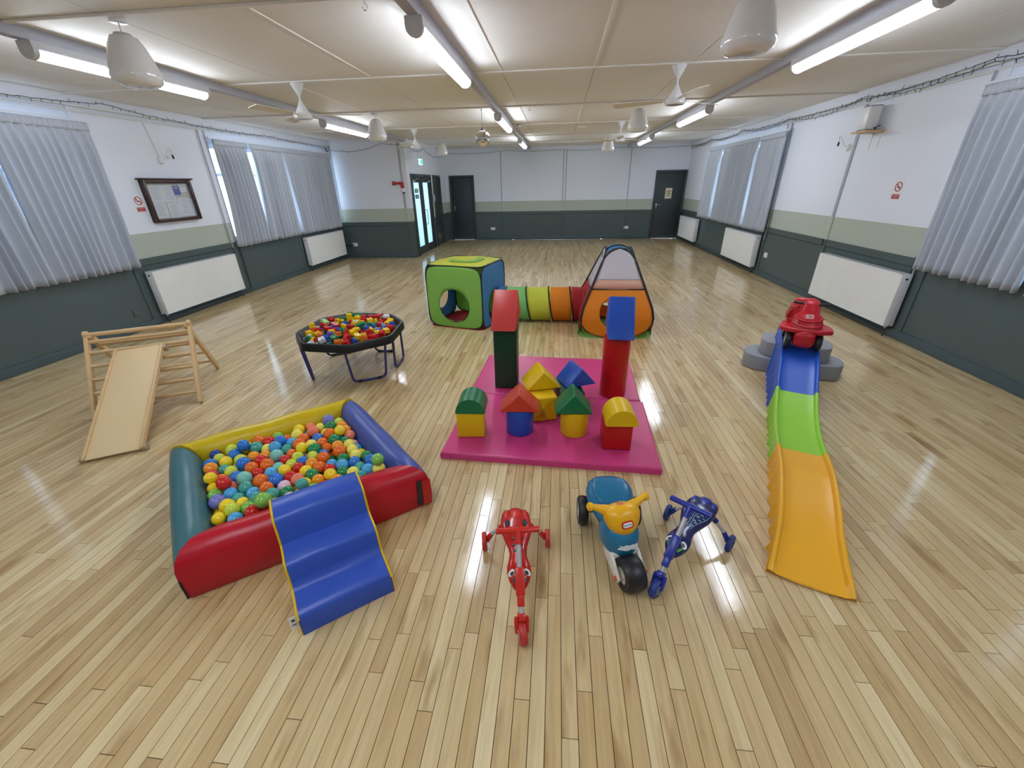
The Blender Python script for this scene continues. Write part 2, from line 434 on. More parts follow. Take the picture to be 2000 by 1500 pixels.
# ---- ceiling with boards and cover battens
bm = NB(); box(bm, ((XL + XR) / 2, (YF + YJ) / 2, ZC + .06), (XR - XL + .3, YJ - YF + .3, .08)); box(bm, ((XJ + XR) / 2, (YJ + YB) / 2, ZC + .06), (XR - XJ + .2, YB - YJ + .3, .08))
ceil = struct(obj('ceiling', bm, m_ceil, smooth=False))
sx = [XL, -4.78, -3.84, -2.90, -1.94, -.595, .328, 1.25, 2.17, 3.10, XR]
sy = [YF, -.85, 1.1, 3.05, 5.0, 7.0, 9.1, 11.1, 13.05, YB]
for j, (c, d) in enumerate(zip(sy, sy[1:])):
    for i, (a, b) in enumerate(zip(sx, sx[1:])):
        if c > 9.2 and b < XJ: continue
        bm = NB(); box(bm, ((a + b) / 2, (c + d) / 2, ZC + .01), (b - a - .005, d - c - .005, .02), bev=.002, seg=1)
        obj('ceiling_board', bm, m_ceil, ceil, smooth=False)
for j, y in enumerate(sy[1:-1]):
    x0 = XL if y < YJ else XJ
    bm = NB(); wd = .065 if j % 2 == 1 else .035
    box(bm, ((x0 + XR) / 2, y, ZC - .006 if j % 2 else ZC - .009), (XR - x0, wd, .012 if j % 2 else .018), bev=.004, seg=1)
    obj('batten', bm, m_batten if j % 2 else m_ceil, ceil, smooth=False)
for (x, y0, y1) in ((-.595, 3.07, 4.96), (.328, 3.07, 4.96), (-1.94, 3.07, 4.96), (.328, 7.02, 9.06), (-.595, 7.02, 9.06), (-2.9, 5.04, 6.98)):
    bm = NB(); box(bm, (x, (y0 + y1) / 2, ZC - .003), (.022, y1 - y0, .006)); obj('cover_strip', bm, m_batten, ceil, smooth=False)
# ---- windows
def window(n, x, out, y0, y1, ndiv):
    o = struct(thing('window_%d' % n, None, None, (x + out * .07, (y0 + y1) / 2, WZ0)))
    W, Hh = y1 - y0, WZ1 - WZ0
    bm = NB()
    box(bm, (0, 0, .03), (.07, W, .06)); box(bm, (0, 0, Hh - .03), (.07, W, .06))
    for s in (-1, 1): box(bm, (0, s * (W / 2 - .03), Hh / 2), (.07, .06, Hh - .12))
    obj('window_frame', bm, m_wframe, o, smooth=False)
    for k in range(1, ndiv):
        bm = NB(); box(bm, (0, -W / 2 + W * k / ndiv, Hh / 2), (.06, .05, Hh - .12)); obj('mullion', bm, m_wframe, o, smooth=False)
    bm = NB(); box(bm, (0, 0, Hh * .70), (.05, W - .12, .045)); obj('transom', bm, m_wframe, o, smooth=False)
    for k in range(ndiv):
        bm = NB(); box(bm, (out * .005, -W / 2 + W * (k + .5) / ndiv, Hh / 2), (.006, W / ndiv - .05, Hh - .12)); obj('window_pane', bm, m_pane, o, smooth=False)
    bm = NB(); box(bm, (-out * .04, 0, -.012), (.13, W - .004, .024), bev=.004); obj('window_sill', bm, m_dark, o)
window(1, XL, -1, 1.15, 4.90, 4); window(2, XL, -1, 6.95, 10.70, 4)
window(3, XR, 1, 8.78, 12.70, 4); window(4, XR, 1, 1.05, 4.80, 4)
# ---- doors
def lever(o, x, y, z, s, ax):
    bm = NB()
    box(bm, (0, -.006, 0), (.035, .012, .15), bev=.004); tube(bm, [(0, 0, .03), (0, -.045, .03), (s * .02, -.05, .03), (s * .11, -.05, .03)], .009, 8)
    h = obj('door_handle', bm, m_chrome, o, loc=(x, y, z)); h.rotation_euler[2] = ax
    return h
def flush_door(n, x0, x1, h, hs):
    o = struct(thing('door_%d' % n, None, None, ((x0 + x1) / 2, YB, 0)))
    W = x1 - x0
    bm = NB()
    for s in (-1, 1): box(bm, (s * (W / 2 - .028), .05, h / 2), (.056, .17, h), bev=.004)
    box(bm, (0, .05, h - .028), (W - .112, .17, .056), bev=.004)
    obj('door_frame', bm, m_dframe, o)
    bm = NB(); box(bm, (0, .04, (h - .052) / 2 + .001), (W - .108, .04, h - .052), bev=.002); d = obj('door_leaf', bm, m_door, o)
    lever(d, hs * (W / 2 - .12), .018, .98, -hs, 0)
    return o, d
d1, _ = flush_door(1, -3.53, -2.71, 1.97, -1)
d2, leaf2 = flush_door(2, 3.0, 3.93, 1.99, -1)
bm = NB(); box(bm, (.02, -.006, .01), (.5, .02, .012)); obj('threshold_strip', bm, m_chrome, d2)
# glazed double door in the foyer side
d3 = struct(thing('door_3', None, None, (XJ, (11.0 + 12.75) / 2, 0)))
bm = NB(); W = 1.75
for s in (-1, 1): box(bm, (-.05, s * (W / 2 - .035), .985), (.17, .07, 1.97), bev=.004)
box(bm, (-.05, 0, 1.935), (.17, W - .14, .07), bev=.004); obj('door_frame', bm, m_dframe, d3)
m_sgn_g = plastic('green_sticker', (40, 120, 84), .5); m_sgn_b = plastic('blue_sticker', (60, 92, 168), .5); m_paper = mat('white_paper', (228, 229, 230), rough=.7, vary=.02, scale=20)
for s in (-1, 1):
    c = s * .4; lw = .79
    bm = NB()
    for t in (-1, 1): box(bm, (-.03, c + t * (lw / 2 - .075), .953), (.045, .15, 1.904), bev=.003)
    box(bm, (-.03, c, 1.84), (.045, lw - .3, .13)); box(bm, (-.03, c, .10), (.045, lw - .3, .198))
    lf = obj('door_leaf', bm, m_door, d3)
    bm = NB(); box(bm, (-.03, c, .985), (.010, lw - .3, 1.58)); obj('door_glass', bm, m_frost, lf, smooth=False)
    bm = NB(); box(bm, (.02, c + s * .28, 1.80), (.06, .20, .055), bev=.008); tube(bm, [(.03, c + s * .2, 1.84), (.10, c + s * .05, 1.87), (.0, c - s * .12, 1.885)], .008, 8)
    obj('door_closer', bm, m_chrome, lf)
bm = NB(); tube(bm, [(-.005, .11, .72), (.06, .11, .73), (.065, .11, .80), (.065, .11, 1.02), (.06, .11, 1.09), (-.005, .11, 1.10)], .013, 10)
obj('pull_handle', bm, m_wplast, d3)
for z, mm, nm in ((1.58, m_sgn_g, 'green_door_sticker'), (1.44, m_sgn_b, 'blue_door_sticker')):
    bm = NB(); box(bm, (-.022, -.40, z), (.003, .30, .10)); st = obj(nm, bm, mm, d3, smooth=False)
    bm = NB(); box(bm, (-.019, -.40, z + .02), (.002, .20, .018)); box(bm, (-.019, -.40, z - .015), (.002, .16, .018)); obj('sticker_print', bm, m_paper, st, smooth=False)
d4 = struct(thing('door_4', None, None, (XJ, 13.38, 0)))
bm = NB()
for s in (-1, 1): box(bm, (-.05, s * .37, .985), (.16, .06, 1.97), bev=.004)
box(bm, (-.05, 0, 1.94), (.16, .68, .06), bev=.004); obj('door_frame', bm, m_dframe, d4)
bm = NB(); box(bm, (-.02, 0, .955), (.04, .67, 1.90), bev=.003); lf = obj('door_leaf', bm, m_dframe, d4)
lever(lf, .002, .25, .95, 1, PI / 2)

# unseen boxes added behind the solid doors to block leaking sky light
for k, (x0, x1, y0, y1, zt) in enumerate(((-3.62, -2.62, YB + .15, YB + .8, 2.1), (2.9, 4.05, YB + .15, YB + .8, 2.1), (XJ - .8, XJ - .15, 12.9, 13.9, 2.1))):
    bm = NB(); t_ = .02
    box(bm, ((x0 + x1) / 2, (y0 + y1) / 2, zt), (x1 - x0, y1 - y0, t_)); box(bm, ((x0 + x1) / 2, (y0 + y1) / 2, -.01), (x1 - x0, y1 - y0, t_))
    if k < 2:
        box(bm, ((x0 + x1) / 2, y1, zt / 2), (x1 - x0, t_, zt)); box(bm, (x0, (y0 + y1) / 2, zt / 2), (t_, y1 - y0, zt)); box(bm, (x1, (y0 + y1) / 2, zt / 2), (t_, y1 - y0, zt))
    else:
        box(bm, (x0, (y0 + y1) / 2, zt / 2), (t_, y1 - y0, zt)); box(bm, ((x0 + x1) / 2, y0, zt / 2), (x1 - x0, t_, zt)); box(bm, ((x0 + x1) / 2, y1, zt / 2), (x1 - x0, t_, zt))
    struct(obj('wall_sky_block_%d' % (k + 1), bm, m_sage, smooth=False))
# ================================================================== ceiling fittings
m_tube = mat('lit_tube', (255, 255, 255), rough=.4, vary=0, emit=(230, 241, 255), estr=TUBE)
m_cap = plastic('grey_end_cap', (196, 196, 200), .4)
names = {-3.63: 'left', -.91: 'centre', 2.08: 'right'}
for x, nm in names.items():
    y1 = 10.78 if x < -3 else 14.40
    bm = NB(); box(bm, (0, (y1 - YF) / 2, 0), (.075, y1 - YF, .075), bev=.004)
    t = obj('lighting_trunking', bm, m_trunk, loc=(x, YF, ZC - .0375))
    tag(t, {'left': 'long grey trunking along ceiling nearest the notice board wall', 'centre': 'long grey trunking down the middle of the ceiling', 'right': 'long grey trunking along ceiling nearest the speaker shelf wall'}[nm], 'trunking', 'lighting trunking on the ceiling')
def strip_light():
    r = thing('strip_light', 'x', 'light')
    L = 1.58
    bm = NB(); prism(bm, [(-.055, .0745), (-.057, .028), (-.051, .022), (.051, .022), (.057, .028), (.055, .0745)], L, RX(-PI / 2) @ S(1, -1, 1))
    obj('housing', bm, m_cap, r, ang=20)
    bm = NB(); pr_ = [(.050, .022)] + [(.050 * math.cos(a), .008 + .036 * math.sin(a)) for a in [-PI * k / 10 for k in range(11)]] + [(-.050, .022)]
    prism(bm, pr_, L - .07, T(0, .035, 0) @ RX(-PI / 2) @ S(1, -1, 1)); obj('tube_diffuser', bm, m_tube, r)
    for y in (0, L - .035):
        bm = NB(); pp = [(.056, .0745), (-.056, .0745)] + [(-.056 * math.cos(a), .02 - .052 * math.sin(a)) for a in [PI * k / 10 for k in range(11)]]
        prism(bm, pp, .036, T(0, y, 0) @ RX(-PI / 2) @ S(1, -1, 1)); c = obj('end_cap', bm, m_cap, r)
        bm = NB(); tube(bm, [(.013 * math.cos(a), y - .001 if y == 0 else y + .037, .032 + .013 * math.sin(a)) for a in [2 * PI * k / 14 for k in range(14)]], .0022, 6, closed=True)
        obj('knockout_ring', bm, m_wplast, c)
    return r
s0 = strip_light(); first = True
row = {3.14: 'nearest row', 7.05: 'middle row', 10.95: 'far row', -.75: 'row behind'}
for x, nm in names.items():
    for y in (3.14, 7.05, 10.95, -.75):
        if y > 10 and x < -3: continue
        o = s0 if first else copy_tree(s0); first = False
        o.location = (x, y, ZC - .15)
        side = {'left': 'over the notice board side', 'centre': 'down the middle of the hall', 'right': 'over the speaker shelf side'}[nm]
        rw = {3.14: 'nearest lit strip light', 7.05: 'second lit strip light', 10.95: 'farthest lit strip light', -.75: 'lit strip light behind the viewpoint'}[y]
        tag(o, '%s %s' % (rw, side), 'light', 'lit strip lights on the trunking')
# ---- glass pendants
m_opal = mat('white_opal_glass', (226, 224, 222), rough=.12, vary=.02, scale=4, coat=.5)
def pendant():
    r = thing('pendant_lamp', 'x', 'lamp')
    bm = NB(); cyl(bm, .05, .03, T(0, 0, -.03), r2=.042, bev=.005); obj('ceiling_rose', bm, m_wplast, r)
    bm = NB(); tube(bm, [(0, 0, -.02), (0, 0, -.09)], .004, 8); obj('flex', bm, m_wplast, r)
    bm = NB(); lathe(bm, [(0, -.078), (.02, -.079), (.045, -.083), (.05, -.09), (.052, -.098)], seg=24); obj('gallery_cap', bm, m_cap, r)
    pts = [(.045, -.092), (.075, -.105), (.10, -.15), (.125, -.22), (.142, -.285), (.146, -.315), (.138, -.345), (.112, -.365), (.085, -.370),
           (.07, -.371), (0, -.372), (0, -.366), (.083, -.366), (.108, -.358), (.131, -.340), (.139, -.315), (.136, -.287), (.119, -.222), (.094, -.152), (.07, -.11), (.04, -.097)]
    bm = NB(); lathe(bm, pts, seg=32); obj('lamp_shade', bm, m_opal, r, ang=60)
    bm = NB(); ball(bm, .03, T(0, 0, -.17) @ S(1, 1, 1.4)); obj('bulb', bm, m_opal, r)
    return r
p0 = pendant(); first = True
pl = {(-2.86, 3.12): 'white glass pendant lamp hanging over the wooden climbing frame side, nearest', (1.05, 3.05): 'white glass pendant lamp cut by the top edge of the photo',
      (-2.83, 7.16): 'white glass pendant lamp in front of the second strip light, left side', (1.12, 7.08): 'white glass pendant lamp right of the mirror ball beside a fan',
      (-2.85, 11.2): 'small far pendant lamp near the lit exit sign', (1.15, 11.3): 'small far pendant lamp on the right near the back wall'}
for (x, y), lb in pl.items():
    o = p0 if first else copy_tree(p0); first = False
    o.location = (x, y, ZC); tag(o, lb, 'lamp', 'white glass pendant lamps')
# ---- fans
def fan():
    r = thing('ceiling_fan', 'x', 'fan')
    bm = NB(); lathe(bm, [(0, 0), (.072, 0), (.07, -.008), (.012, -.115), (0, -.118)], seg=20); obj('canopy', bm, m_wplast, r)
    bm = NB(); tube(bm, [(0, 0, -.1), (0, 0, -.2)], .010, 10); obj('down_rod', bm, m_wplast, r)
    bm = NB(); lathe(bm, [(0, -.155), (.014, -.158), (.035, -.2), (.07, -.262), (.075, -.27), (0, -.27)], seg=20); obj('motor_cover', bm, m_wplast, r)
    bm = NB(); lathe(bm, [(0, -.268), (.09, -.268), (.098, -.28), (.098, -.31), (.085, -.325), (.06, -.328), (0, -.326)], seg=28); obj('motor_housing', bm, m_opal, r)
    for k in range(3):
        bm = NB()
        prism(bm, [(.12, -.03), (.3, -.055), (.56, -.068), (.62, -.06), (.63, -.03), (.62, .055), (.5, .06), (.2, .04), (.12, .025)], .005, RX(.20) @ T(0, 0, -.002)); box(bm, (.1, 0, 0), (.10, .03, .008))
        obj('blade', bm, m_fan, r, loc=(0, 0, -.285), rot=(0, 0, 2 * PI * k / 3 + .15))
    return r
m_fan = mat('cream_fan_blade', (216, 208, 192), rough=.4, vary=.03)
f0 = fan(); first = True
for (x, y, rz), lb in {(-2.80, 5.04, 0.1): 'white three-bladed ceiling fan, the near one on the left', (1.14, 5.04, .5): 'white three-bladed ceiling fan, the near one on the right',
                       (-2.87, 9.2, .3): 'far small ceiling fan on the left before the foyer', (1.15, 9.15, .25): 'far small ceiling fan on the right between two pendants'}.items():
    o = f0 if first else copy_tree(f0); first = False
    o.location = (x, y, ZC - .006); o.rotation_euler[2] = rz; tag(o, lb, 'fan', 'white ceiling fans')
# ---- mirror ball
mb = thing('mirror_ball', 'silver mirrored disco ball hanging from the ceiling', 'ball', (-1.16, 7.1, ZC))
bm = NB(); ball(bm, .112, T(0, 0, -.385), 32, 22); m_mir = mat('mirror_tiles', (215, 215, 215), rough=.07, vary=.05, scale=60, metal=1)
obj('mirror_sphere', bm, m_mir, mb, smooth=False)
bm = NB(); tube(bm, [(0, 0, -.01), (0, 0, -.27)], .0035, 6); cyl(bm, .018, .02, T(0, 0, -.28)); obj('hanging_wire', bm, m_black, mb)
bm = NB(); tube(bm, [(.012 * math.cos(a), 0, -.02 + .012 * math.sin(a)) for a in [PI * k / 6 for k in range(10)]], .003, 6); obj('hook', bm, m_chrome, mb)
for (x, y), lb in {(-1.19, 3.1): 'small steel hook screwed into the near ceiling', (-.45, 7.1): 'small steel ceiling hook right of the middle trunking'}.items():
    bm = NB(); tube(bm, [(0, 0, 0), (0, 0, -.02)] + [(.016 * math.sin(a), 0, -.036 + .016 * math.cos(a)) for a in [PI * k / 5 for k in range(9)]], .003, 6)
    tag(obj('ceiling_hook', bm, m_chrome, loc=(x, y, ZC - .002)), lb, 'hook', 'ceiling hooks')
bm = NB(); lathe(bm, [(0, 0), (.05, 0), (.05, -.022), (.04, -.035), (.02, -.042), (0, -.042)], seg=24)
tag(obj('smoke_detector', bm, m_wplast, loc=(-.76, 9.06, ZC - .012)), 'round white smoke detector on the ceiling beside the trunking', 'smoke detector')
for (x, y), lb in {(.45, 9.2): 'flat white ceiling plate between the batten lines', }.items():
    bm = NB(); box(bm, (0, 0, -.01), (.16, .08, .02), bev=.006); tag(obj('ceiling_plate', bm, m_wplast, loc=(x, y + .5, ZC)), lb, 'plate')
# ================================================================== curtains
m_cur = cloth('silver_grey_curtain', (190, 196, 206), .05)
def curtain(x, s, yt0, yt1, yb0, yb1, label, seed, mid0=0, mid1=0, z1=2.41, z0=.80, group=None):
    rr = random.Random(seed); W = yt1 - yt0
    n = max(5, round(W / .105)); ph = [rr.uniform(-.35, .35) for _ in range(n * 2 + 4)]; am = [rr.uniform(.55, 1.2) for _ in range(n * 2 + 4)]
    cx, cy = x + s * .10, (yt0 + yt1) / 2
    def fn(u, v):
        g = u * n; k = int(g); f = g - k
        p = ph[k] * (1 - f) + ph[k + 1] * f; a = am[k] * (1 - f) + am[k + 1] * f
        z = z1 + (z0 - z1) * v
        hd = min(1, max(0, (v - .03) / .14))
        A = .010 + (.032 + .024 * v) * hd * a
        t = 4 * v * (1 - v)
        ya = yt0 + (yb0 - yt0) * v + mid0 * t; yb = yt1 + (yb1 - yt1) * v + mid1 * t
        off = A * math.sin(2 * PI * (g + p * (.5 + .9 * v)))
        yy = ya + (yb - ya) * u + .012 * hd * math.cos(2 * PI * (g + p)) * a
        return Vector((cx + s * off, yy, z)) - Vector((cx, cy, z0))
    bm = NB(); grid(bm, n * 10 + 1, 26, fn)
    root = thing('curtain', label, 'curtain', (cx, cy, z0), 0, group)
    obj('drape', bm, m_cur, root, ang=180, thick=.003)
    bm = NB(); grid(bm, n * 14 + 1, 4, lambda u, v: Vector((s * (.016 + .006 * math.sin(2 * PI * u * n * 2)), yt0 + W * u - cy, z1 - z0 + .012 - .085 * v)))
    obj('heading_tape', bm, m_cur, root, ang=180, thick=.003)
G = 'silver grey pleated window curtains'
curtain(XL, 1, 6.95, 7.74, 6.88, 7.80, 'grey pleated curtain beside the notice board wall, its outer edge turned back', 1, mid0=.07, group=G)
curtain(XL, 1, 7.82, 8.73, 7.78, 8.74, 'grey pleated curtain in the middle of the far left window', 2, group=G)
curtain(XL, 1, 8.74, 10.62, 8.80, 10.60, 'wide grey pleated curtain above the radiator by the foyer corner', 3, group=G)
curtain(XL + .012, 1, 4.03, 5.03, 4.02, 4.97, 'grey pleated curtain left of the notice board with no-smoking sign beside', 4, group=G)
curtain(XL - .012, 1, 2.9, 4.05, 2.9, 4.07, 'grey pleated curtain at the left edge of the photo', 5, mid1=0, group=G)
curtain(XL, 1, 1.1, 2.86, 1.1, 2.86, 'grey pleated curtain left of the photo frame', 6, group=G)
curtain(XR, -1, 11.52, 12.42, 11.56, 12.50, 'narrow grey curtain nearest the back wall door on the right', 7, group=G)
curtain(XR, -1, 9.56, 11.46, 9.56, 11.42, 'wide grey pleated curtain above the middle right radiator', 8, group=G)
curtain(XR, -1, 8.52, 9.52, 8.52, 9.44, 'grey pleated curtain at the near end of the far right window', 9, group=G)
curtain(XR, -1, 3.75, 4.92, 3.78, 4.88, 'large grey pleated curtain at the right edge of the photo', 10, group=G)
curtain(XR, -1, 2.5, 3.74, 2.5, 3.74, 'grey pleated curtain right of the photo frame', 11, group=G)
curtain(XR, -1, 1.0, 2.46, 1.0, 2.46, 'grey pleated curtain far outside the right edge', 12, group=G)
for x, s, y0, y1, lb in ((XL, 1, 1.1, 5.06, 'slim white curtain rail over the near left window'), (XL, 1, 6.9, 10.7, 'slim white curtain rail over the far left window'), (XR, -1, 8.48, 12.5, 'slim white curtain rail over the far right window'), (XR, -1, .98, 4.95, 'slim white curtain rail over the near right window')):
    r = thing('curtain_rail', lb, 'curtain rail', (x, (y0 + y1) / 2, 2.44), 0, 'curtain rails')
    bm = NB(); box(bm, (s * .085, 0, 0), (.018, y1 - y0, .022), bev=.003); obj('track', bm, m_wplast, r)
    for k in range(4):
        bm = NB(); box(bm, (s * .045, -(y1 - y0) * .45 + (y1 - y0) * .3 * k, .004), (.09, .02, .012)); obj('bracket', bm, m_wplast, r)
# ================================================================== radiators
m_rad = mat('white_radiator_enamel', (233, 233, 230), rough=.32, vary=.015, scale=3)
m_radside = mat('white_radiator_side_enamel', (225, 226, 230), rough=.35, vary=.02)
def radiator(x, s, yc, W, label):
    r = thing('radiator', label, 'radiator', (x, yc, .13), 0, 'white panel radiators')
    H, x0, x1 = .59, .035, .135
    bm = NB(); n = int(W / .036)
    def fn(u, v):
        g = u * n; f = g - int(g); e = .5 - .5 * math.cos(2 * PI * g)
        flat_ = 1 if .05 < v < .95 and .03 < u < .97 else 0
        return Vector((s * (x1 - .005 * (e ** 2) * flat_), -W / 2 + W * u, H * v))
    grid(bm, n * 6 + 1, 13, fn); obj('front_panel', bm, m_rad, r, ang=60)
    bm = NB(); box(bm, (s * .045, 0, H / 2), (.014, W - .02, H - .02)); obj('back_panel', bm, m_rad, r, smooth=False)
    for t in (-1, 1):
        bm = NB(); box(bm, (s * (x0 + x1) / 2, t * (W / 2 - .004), H / 2), (x1 - x0, .010, H), bev=.003)
        q = obj('side_panel', bm, m_radside, r)
        bm = NB(); cyl(bm, .011, .006, T(s * .085, t * (W / 2), H - .05) @ RX(t * -PI / 2)); obj('bleed_plug', bm, m_black, q)
    bm = NB(); box(bm, (s * (x0 + x1) / 2, 0, H - .002), (x1 - x0, W - .016, .006))
    obj('top_grille', bm, m_radside, r, smooth=False)
    k = int(W / .05); bm = NB()
    for i in range(k): box(bm, (s * .085, -W / 2 + .04 + (W - .08) * i / (k - 1), H + .0015), (.05, .012, .002))
    obj('grille_slots', bm, m_black, r, smooth=False)
    for t in (-1, 1):
        bm = NB(); cyl(bm, .013, .05, T(s * .085, t * (W / 2 - .03), -.03)); tube(bm, [(s * .085, t * (W / 2 - .03), .005), (s * .085, t * (W / 2 + .012), .005)], .010, 8)
        obj('valve', bm, m_chrome, r)
        bm = NB(); tube(bm, [(s * .085, t * (W / 2 - .03), -.03), (s * .085, t * (W / 2 - .03), -.129)], .008, 8); obj('pipe_tail', bm, m_pipe, r)
        bm = NB(); box(bm, (s * .031, t * (W / 2 - .25), H / 2), (.018, .04, H - .1)); obj('wall_bracket', bm, m_rad, r, smooth=False)
radiator(XL, 1, 5.87, 1.6, 'white radiator on the left wall under the notice board')
radiator(XL, 1, 9.72, 1.66, 'white radiator on the left wall beside the foyer corner')
radiator(XR, -1, 5.76, 1.6, 'large near white radiator on the right wall behind the red car')
radiator(XR, -1, 9.50, 1.6, 'white radiator on the right wall under the far curtains')
radiator(XR, -1, 13.34, 1.6, 'white radiator on the right wall next to the back door')
# ================================================================== wall fittings
m_mahog = mat('dark_mahogany', (58, 34, 32), rough=.35, vary=.2, scale=8, stretch=(1, 1, 6))
m_red = plastic('red_sign_print', (176, 34, 48), .5); m_bluep = plastic('blue_leaflet_print', (44, 72, 150), .5); m_greyp = plastic('grey_print', (150, 152, 160), .6)
nb = thing('notice_board', 'dark wooden glazed notice board with papers inside on the left wall', 'notice board', (XL, 5.91, 1.30))
W, H = .80, .54
bm = NB(); box(bm, (.01, 0, H / 2), (.02, W, H)); obj('back_board', bm, mat('cork_board', (206, 200, 186), rough=.8, vary=.08), nb, smooth=False)
bm = NB()
for t in (-1, 1): box(bm, (.035, t * (W / 2 - .022), H / 2), (.07, .044, H), bev=.006)
box(bm, (.035, 0, .022), (.07, W - .088, .044), bev=.006); box(bm, (.035, 0, H - .022), (.07, W - .088, .044), bev=.006); obj('frame', bm, m_mahog, nb)
bm = NB(); box(bm, (.045, 0, H + .009), (.10, W + .05, .022), bev=.006); obj('top_moulding', bm, m_mahog, nb)
for k, (y, z, w_, h_) in enumerate(((-.22, .36, .22, .21), (-.23, .15, .22, .20), (-.01, .36, .20, .22), (.0, .14, .20, .20), (.20, .18, .20, .25), (.14, .40, .12, .12), (.31, .17, .10, .24), (.26, .43, .12, .10))):
    bm = NB(); box(bm, (.022 + .0006 * k, y, z), (.0012, w_, h_))
    pp = obj('paper', bm, m_bluep if k == 5 else m_paper, nb, smooth=False)
    bm = NB(); rr = random.Random(k)
    for i in range(6 if k not in (5, 7) else 2):
        lw = w_ * rr.uniform(.4, .75); box(bm, (.0232 + .0006 * k, y, z + h_ * (.36 - i * .13)), (.0006, lw, .005))
    obj('print_lines', bm, m_paper if k == 5 else m_greyp, pp, smooth=False)
bm = NB(); box(bm, (.050, 0, H / 2), (.003, W - .088, H - .088)); obj('glass_front', bm, glassy('notice_glass', (246, 248, 250), .03, .94), nb, smooth=False)
def no_smoking(x, s, y, z, label):
    r = thing('no_smoking_sign', label, 'sign', (x + s * .001, y, z), 0, 'no smoking signs')
    bm = NB(); box(bm, (0, 0, 0), (.003, .135, .21)); obj('sign_plate', bm, m_paper, r, smooth=False)
    bm = NB(); tube(bm, [(s * .0022, .048 * math.cos(a), .035 + .048 * math.sin(a)) for a in [2 * PI * k / 28 for k in range(28)]], .005, 6, closed=True)
    tube(bm, [(s * .0024, -s * .034, .069), (s * .0024, s * .034, .001)], .0045, 6); obj('prohibition_ring', bm, m_red, r)
    bm = NB(); box(bm, (s * .002, 0, .030), (.002, .055, .010)); tube(bm, [(s * .002, -s * .02, .045), (s * .002, -s * .028, .055), (s * .002, -s * .02, .062)], .002, 5); obj('cigarette', bm, m_black, r, smooth=False)
    bm = NB(); box(bm, (s * .002, 0, -.068), (.002, .118, .052)); p = obj('red_text_panel', bm, m_red, r, smooth=False)
    for k, tx in enumerate(('NO SMOKING', 'It is against the law to', 'smoke in these premises')):
        text_mesh('lettering', tx, .016 if k == 0 else .0088, m_paper, r, T(s * .0032, 0, -.054 - k * .0145) @ RZ(s * PI / 2) @ RX(PI / 2), .0003)
no_smoking(XL, 1, 5.41, 1.55, 'small no smoking sign left of the notice board')
no_smoking(XR, -1, 5.69, 1.55, 'small no smoking sign under the speaker shelf wall')
def wall_lamp(x, s, y, z, label, side):
    r = thing('wall_lamp', label, 'lamp', (x, y, z), 0, 'swan neck wall lamps')
    bm = NB(); lathe(bm, [(0, 0), (.045, 0), (.045, .015), (.03, .035), (0, .04)], RY(s * PI / 2)); obj('back_plate', bm, m_wplast, r)
    pts = [(s * .03, 0, .0)] + [(s * (.05 + .05 * math.sin(PI * k / 8)), side * (.02 + .16 * k / 8), .02 + .13 * math.sin(PI * k / 8 * .85)) for k in range(9)]
    bm = NB(); tube(bm, pts, .006, 8); obj('swan_neck', bm, m_wplast, r)
    e = Vector(pts[-1]); bm = NB(); tube(bm, [e, e + Vector((0, side * .004, -.05))], .012, 8); obj('lamp_holder', bm, m_black, r)
wall_lamp(XL, 1, 5.98, 2.08, 'white swan neck wall lamp above the notice board', 1)
wall_lamp(XR, -1, 6.86, 2.06, 'white swan neck wall lamp beside the speaker shelf', 1)
conduit(w_left, [(XL + .008, 5.98, 2.12), (XL + .008, 5.90, 2.54)], .006, 'lamp_cable')
sh = thing('speaker_shelf', 'small pine wall shelf on white brackets high on right wall', 'shelf', (XR, 6.36, 2.19))
m_pine = mat('pine', (205, 168, 122), rough=.5, vary=.15, scale=6, stretch=(8, 1, 1))
bm = NB(); box(bm, (-.115, .02, .01), (.23, .28, .02), bev=.002); obj('shelf_board', bm, m_pine, sh)
for t in (-.06, .09):
    bm = NB(); box(bm, (-.004, t, -.09), (.008, .022, .18)); box(bm, (-.10, t, -.004), (.20, .022, .008)); obj('bracket', bm, m_wplast, sh, smooth=False)
sp = thing('loudspeaker', 'white box loudspeaker standing on the high pine shelf', 'speaker', (XR - .125, 6.40, 2.211))
bm = NB(); box(bm, (0, 0, .135), (.13, .15, .25), bev=.008); obj('cabinet', bm, m_wplast, sp)
bm = NB(); box(bm, (-.067, 0, .135), (.006, .13, .22), bev=.002); obj('front_grille', bm, m_rad, sp)
bm = NB(); box(bm, (0, 0, .006), (.14, .16, .012)); obj('rubber_mat', bm, m_black, sp, smooth=False)
bm = NB(); box(bm, (0, 0, .262), (.134, .154, .005)); obj('top_edge', bm, m_black, sp, smooth=False)
bm = NB(); tube(bm, [(.03, -.075, .03), (.04, -.09, .02), (.03, -.10, .010), (.05, -.095, .035), (.09, -.09, .05)], .006, 8); obj('speaker_cable', bm, m_black, sp)
def socket(loc, axis, s, w_, m, label):
    r = thing('wall_socket', label, 'socket', loc, 0, 'wall sockets')
    bm = NB()
    box(bm, (s * .006, 0, 0) if axis == 'x' else (0, s * .006, 0), (.012, w_, .086) if axis == 'x' else (w_, .012, .086), bev=.003); obj('face_plate', bm, m, r)
    for t in (() if m is m_dark else (-.25, .25)):
        bm = NB(); box(bm, (s * .0135, t * w_, .018) if axis == 'x' else (t * w_, s * .0135, .018), (.004, .012, .016) if axis == 'x' else (.012, .004, .016)); obj('rocker_switch', bm, m_cap, r, smooth=False)
socket((-2.14, YB, .35), 'y', -1, .15, m_wplast, 'white double socket on back wall beside the left door')
socket((2.25, YB, .35), 'y', -1, .15, m_wplast, 'white double socket on back wall beside the right door')
socket((XR, 8.42, .40), 'x', -1, .13, m_wplast, 'white double socket on the right wall under the curtain end')
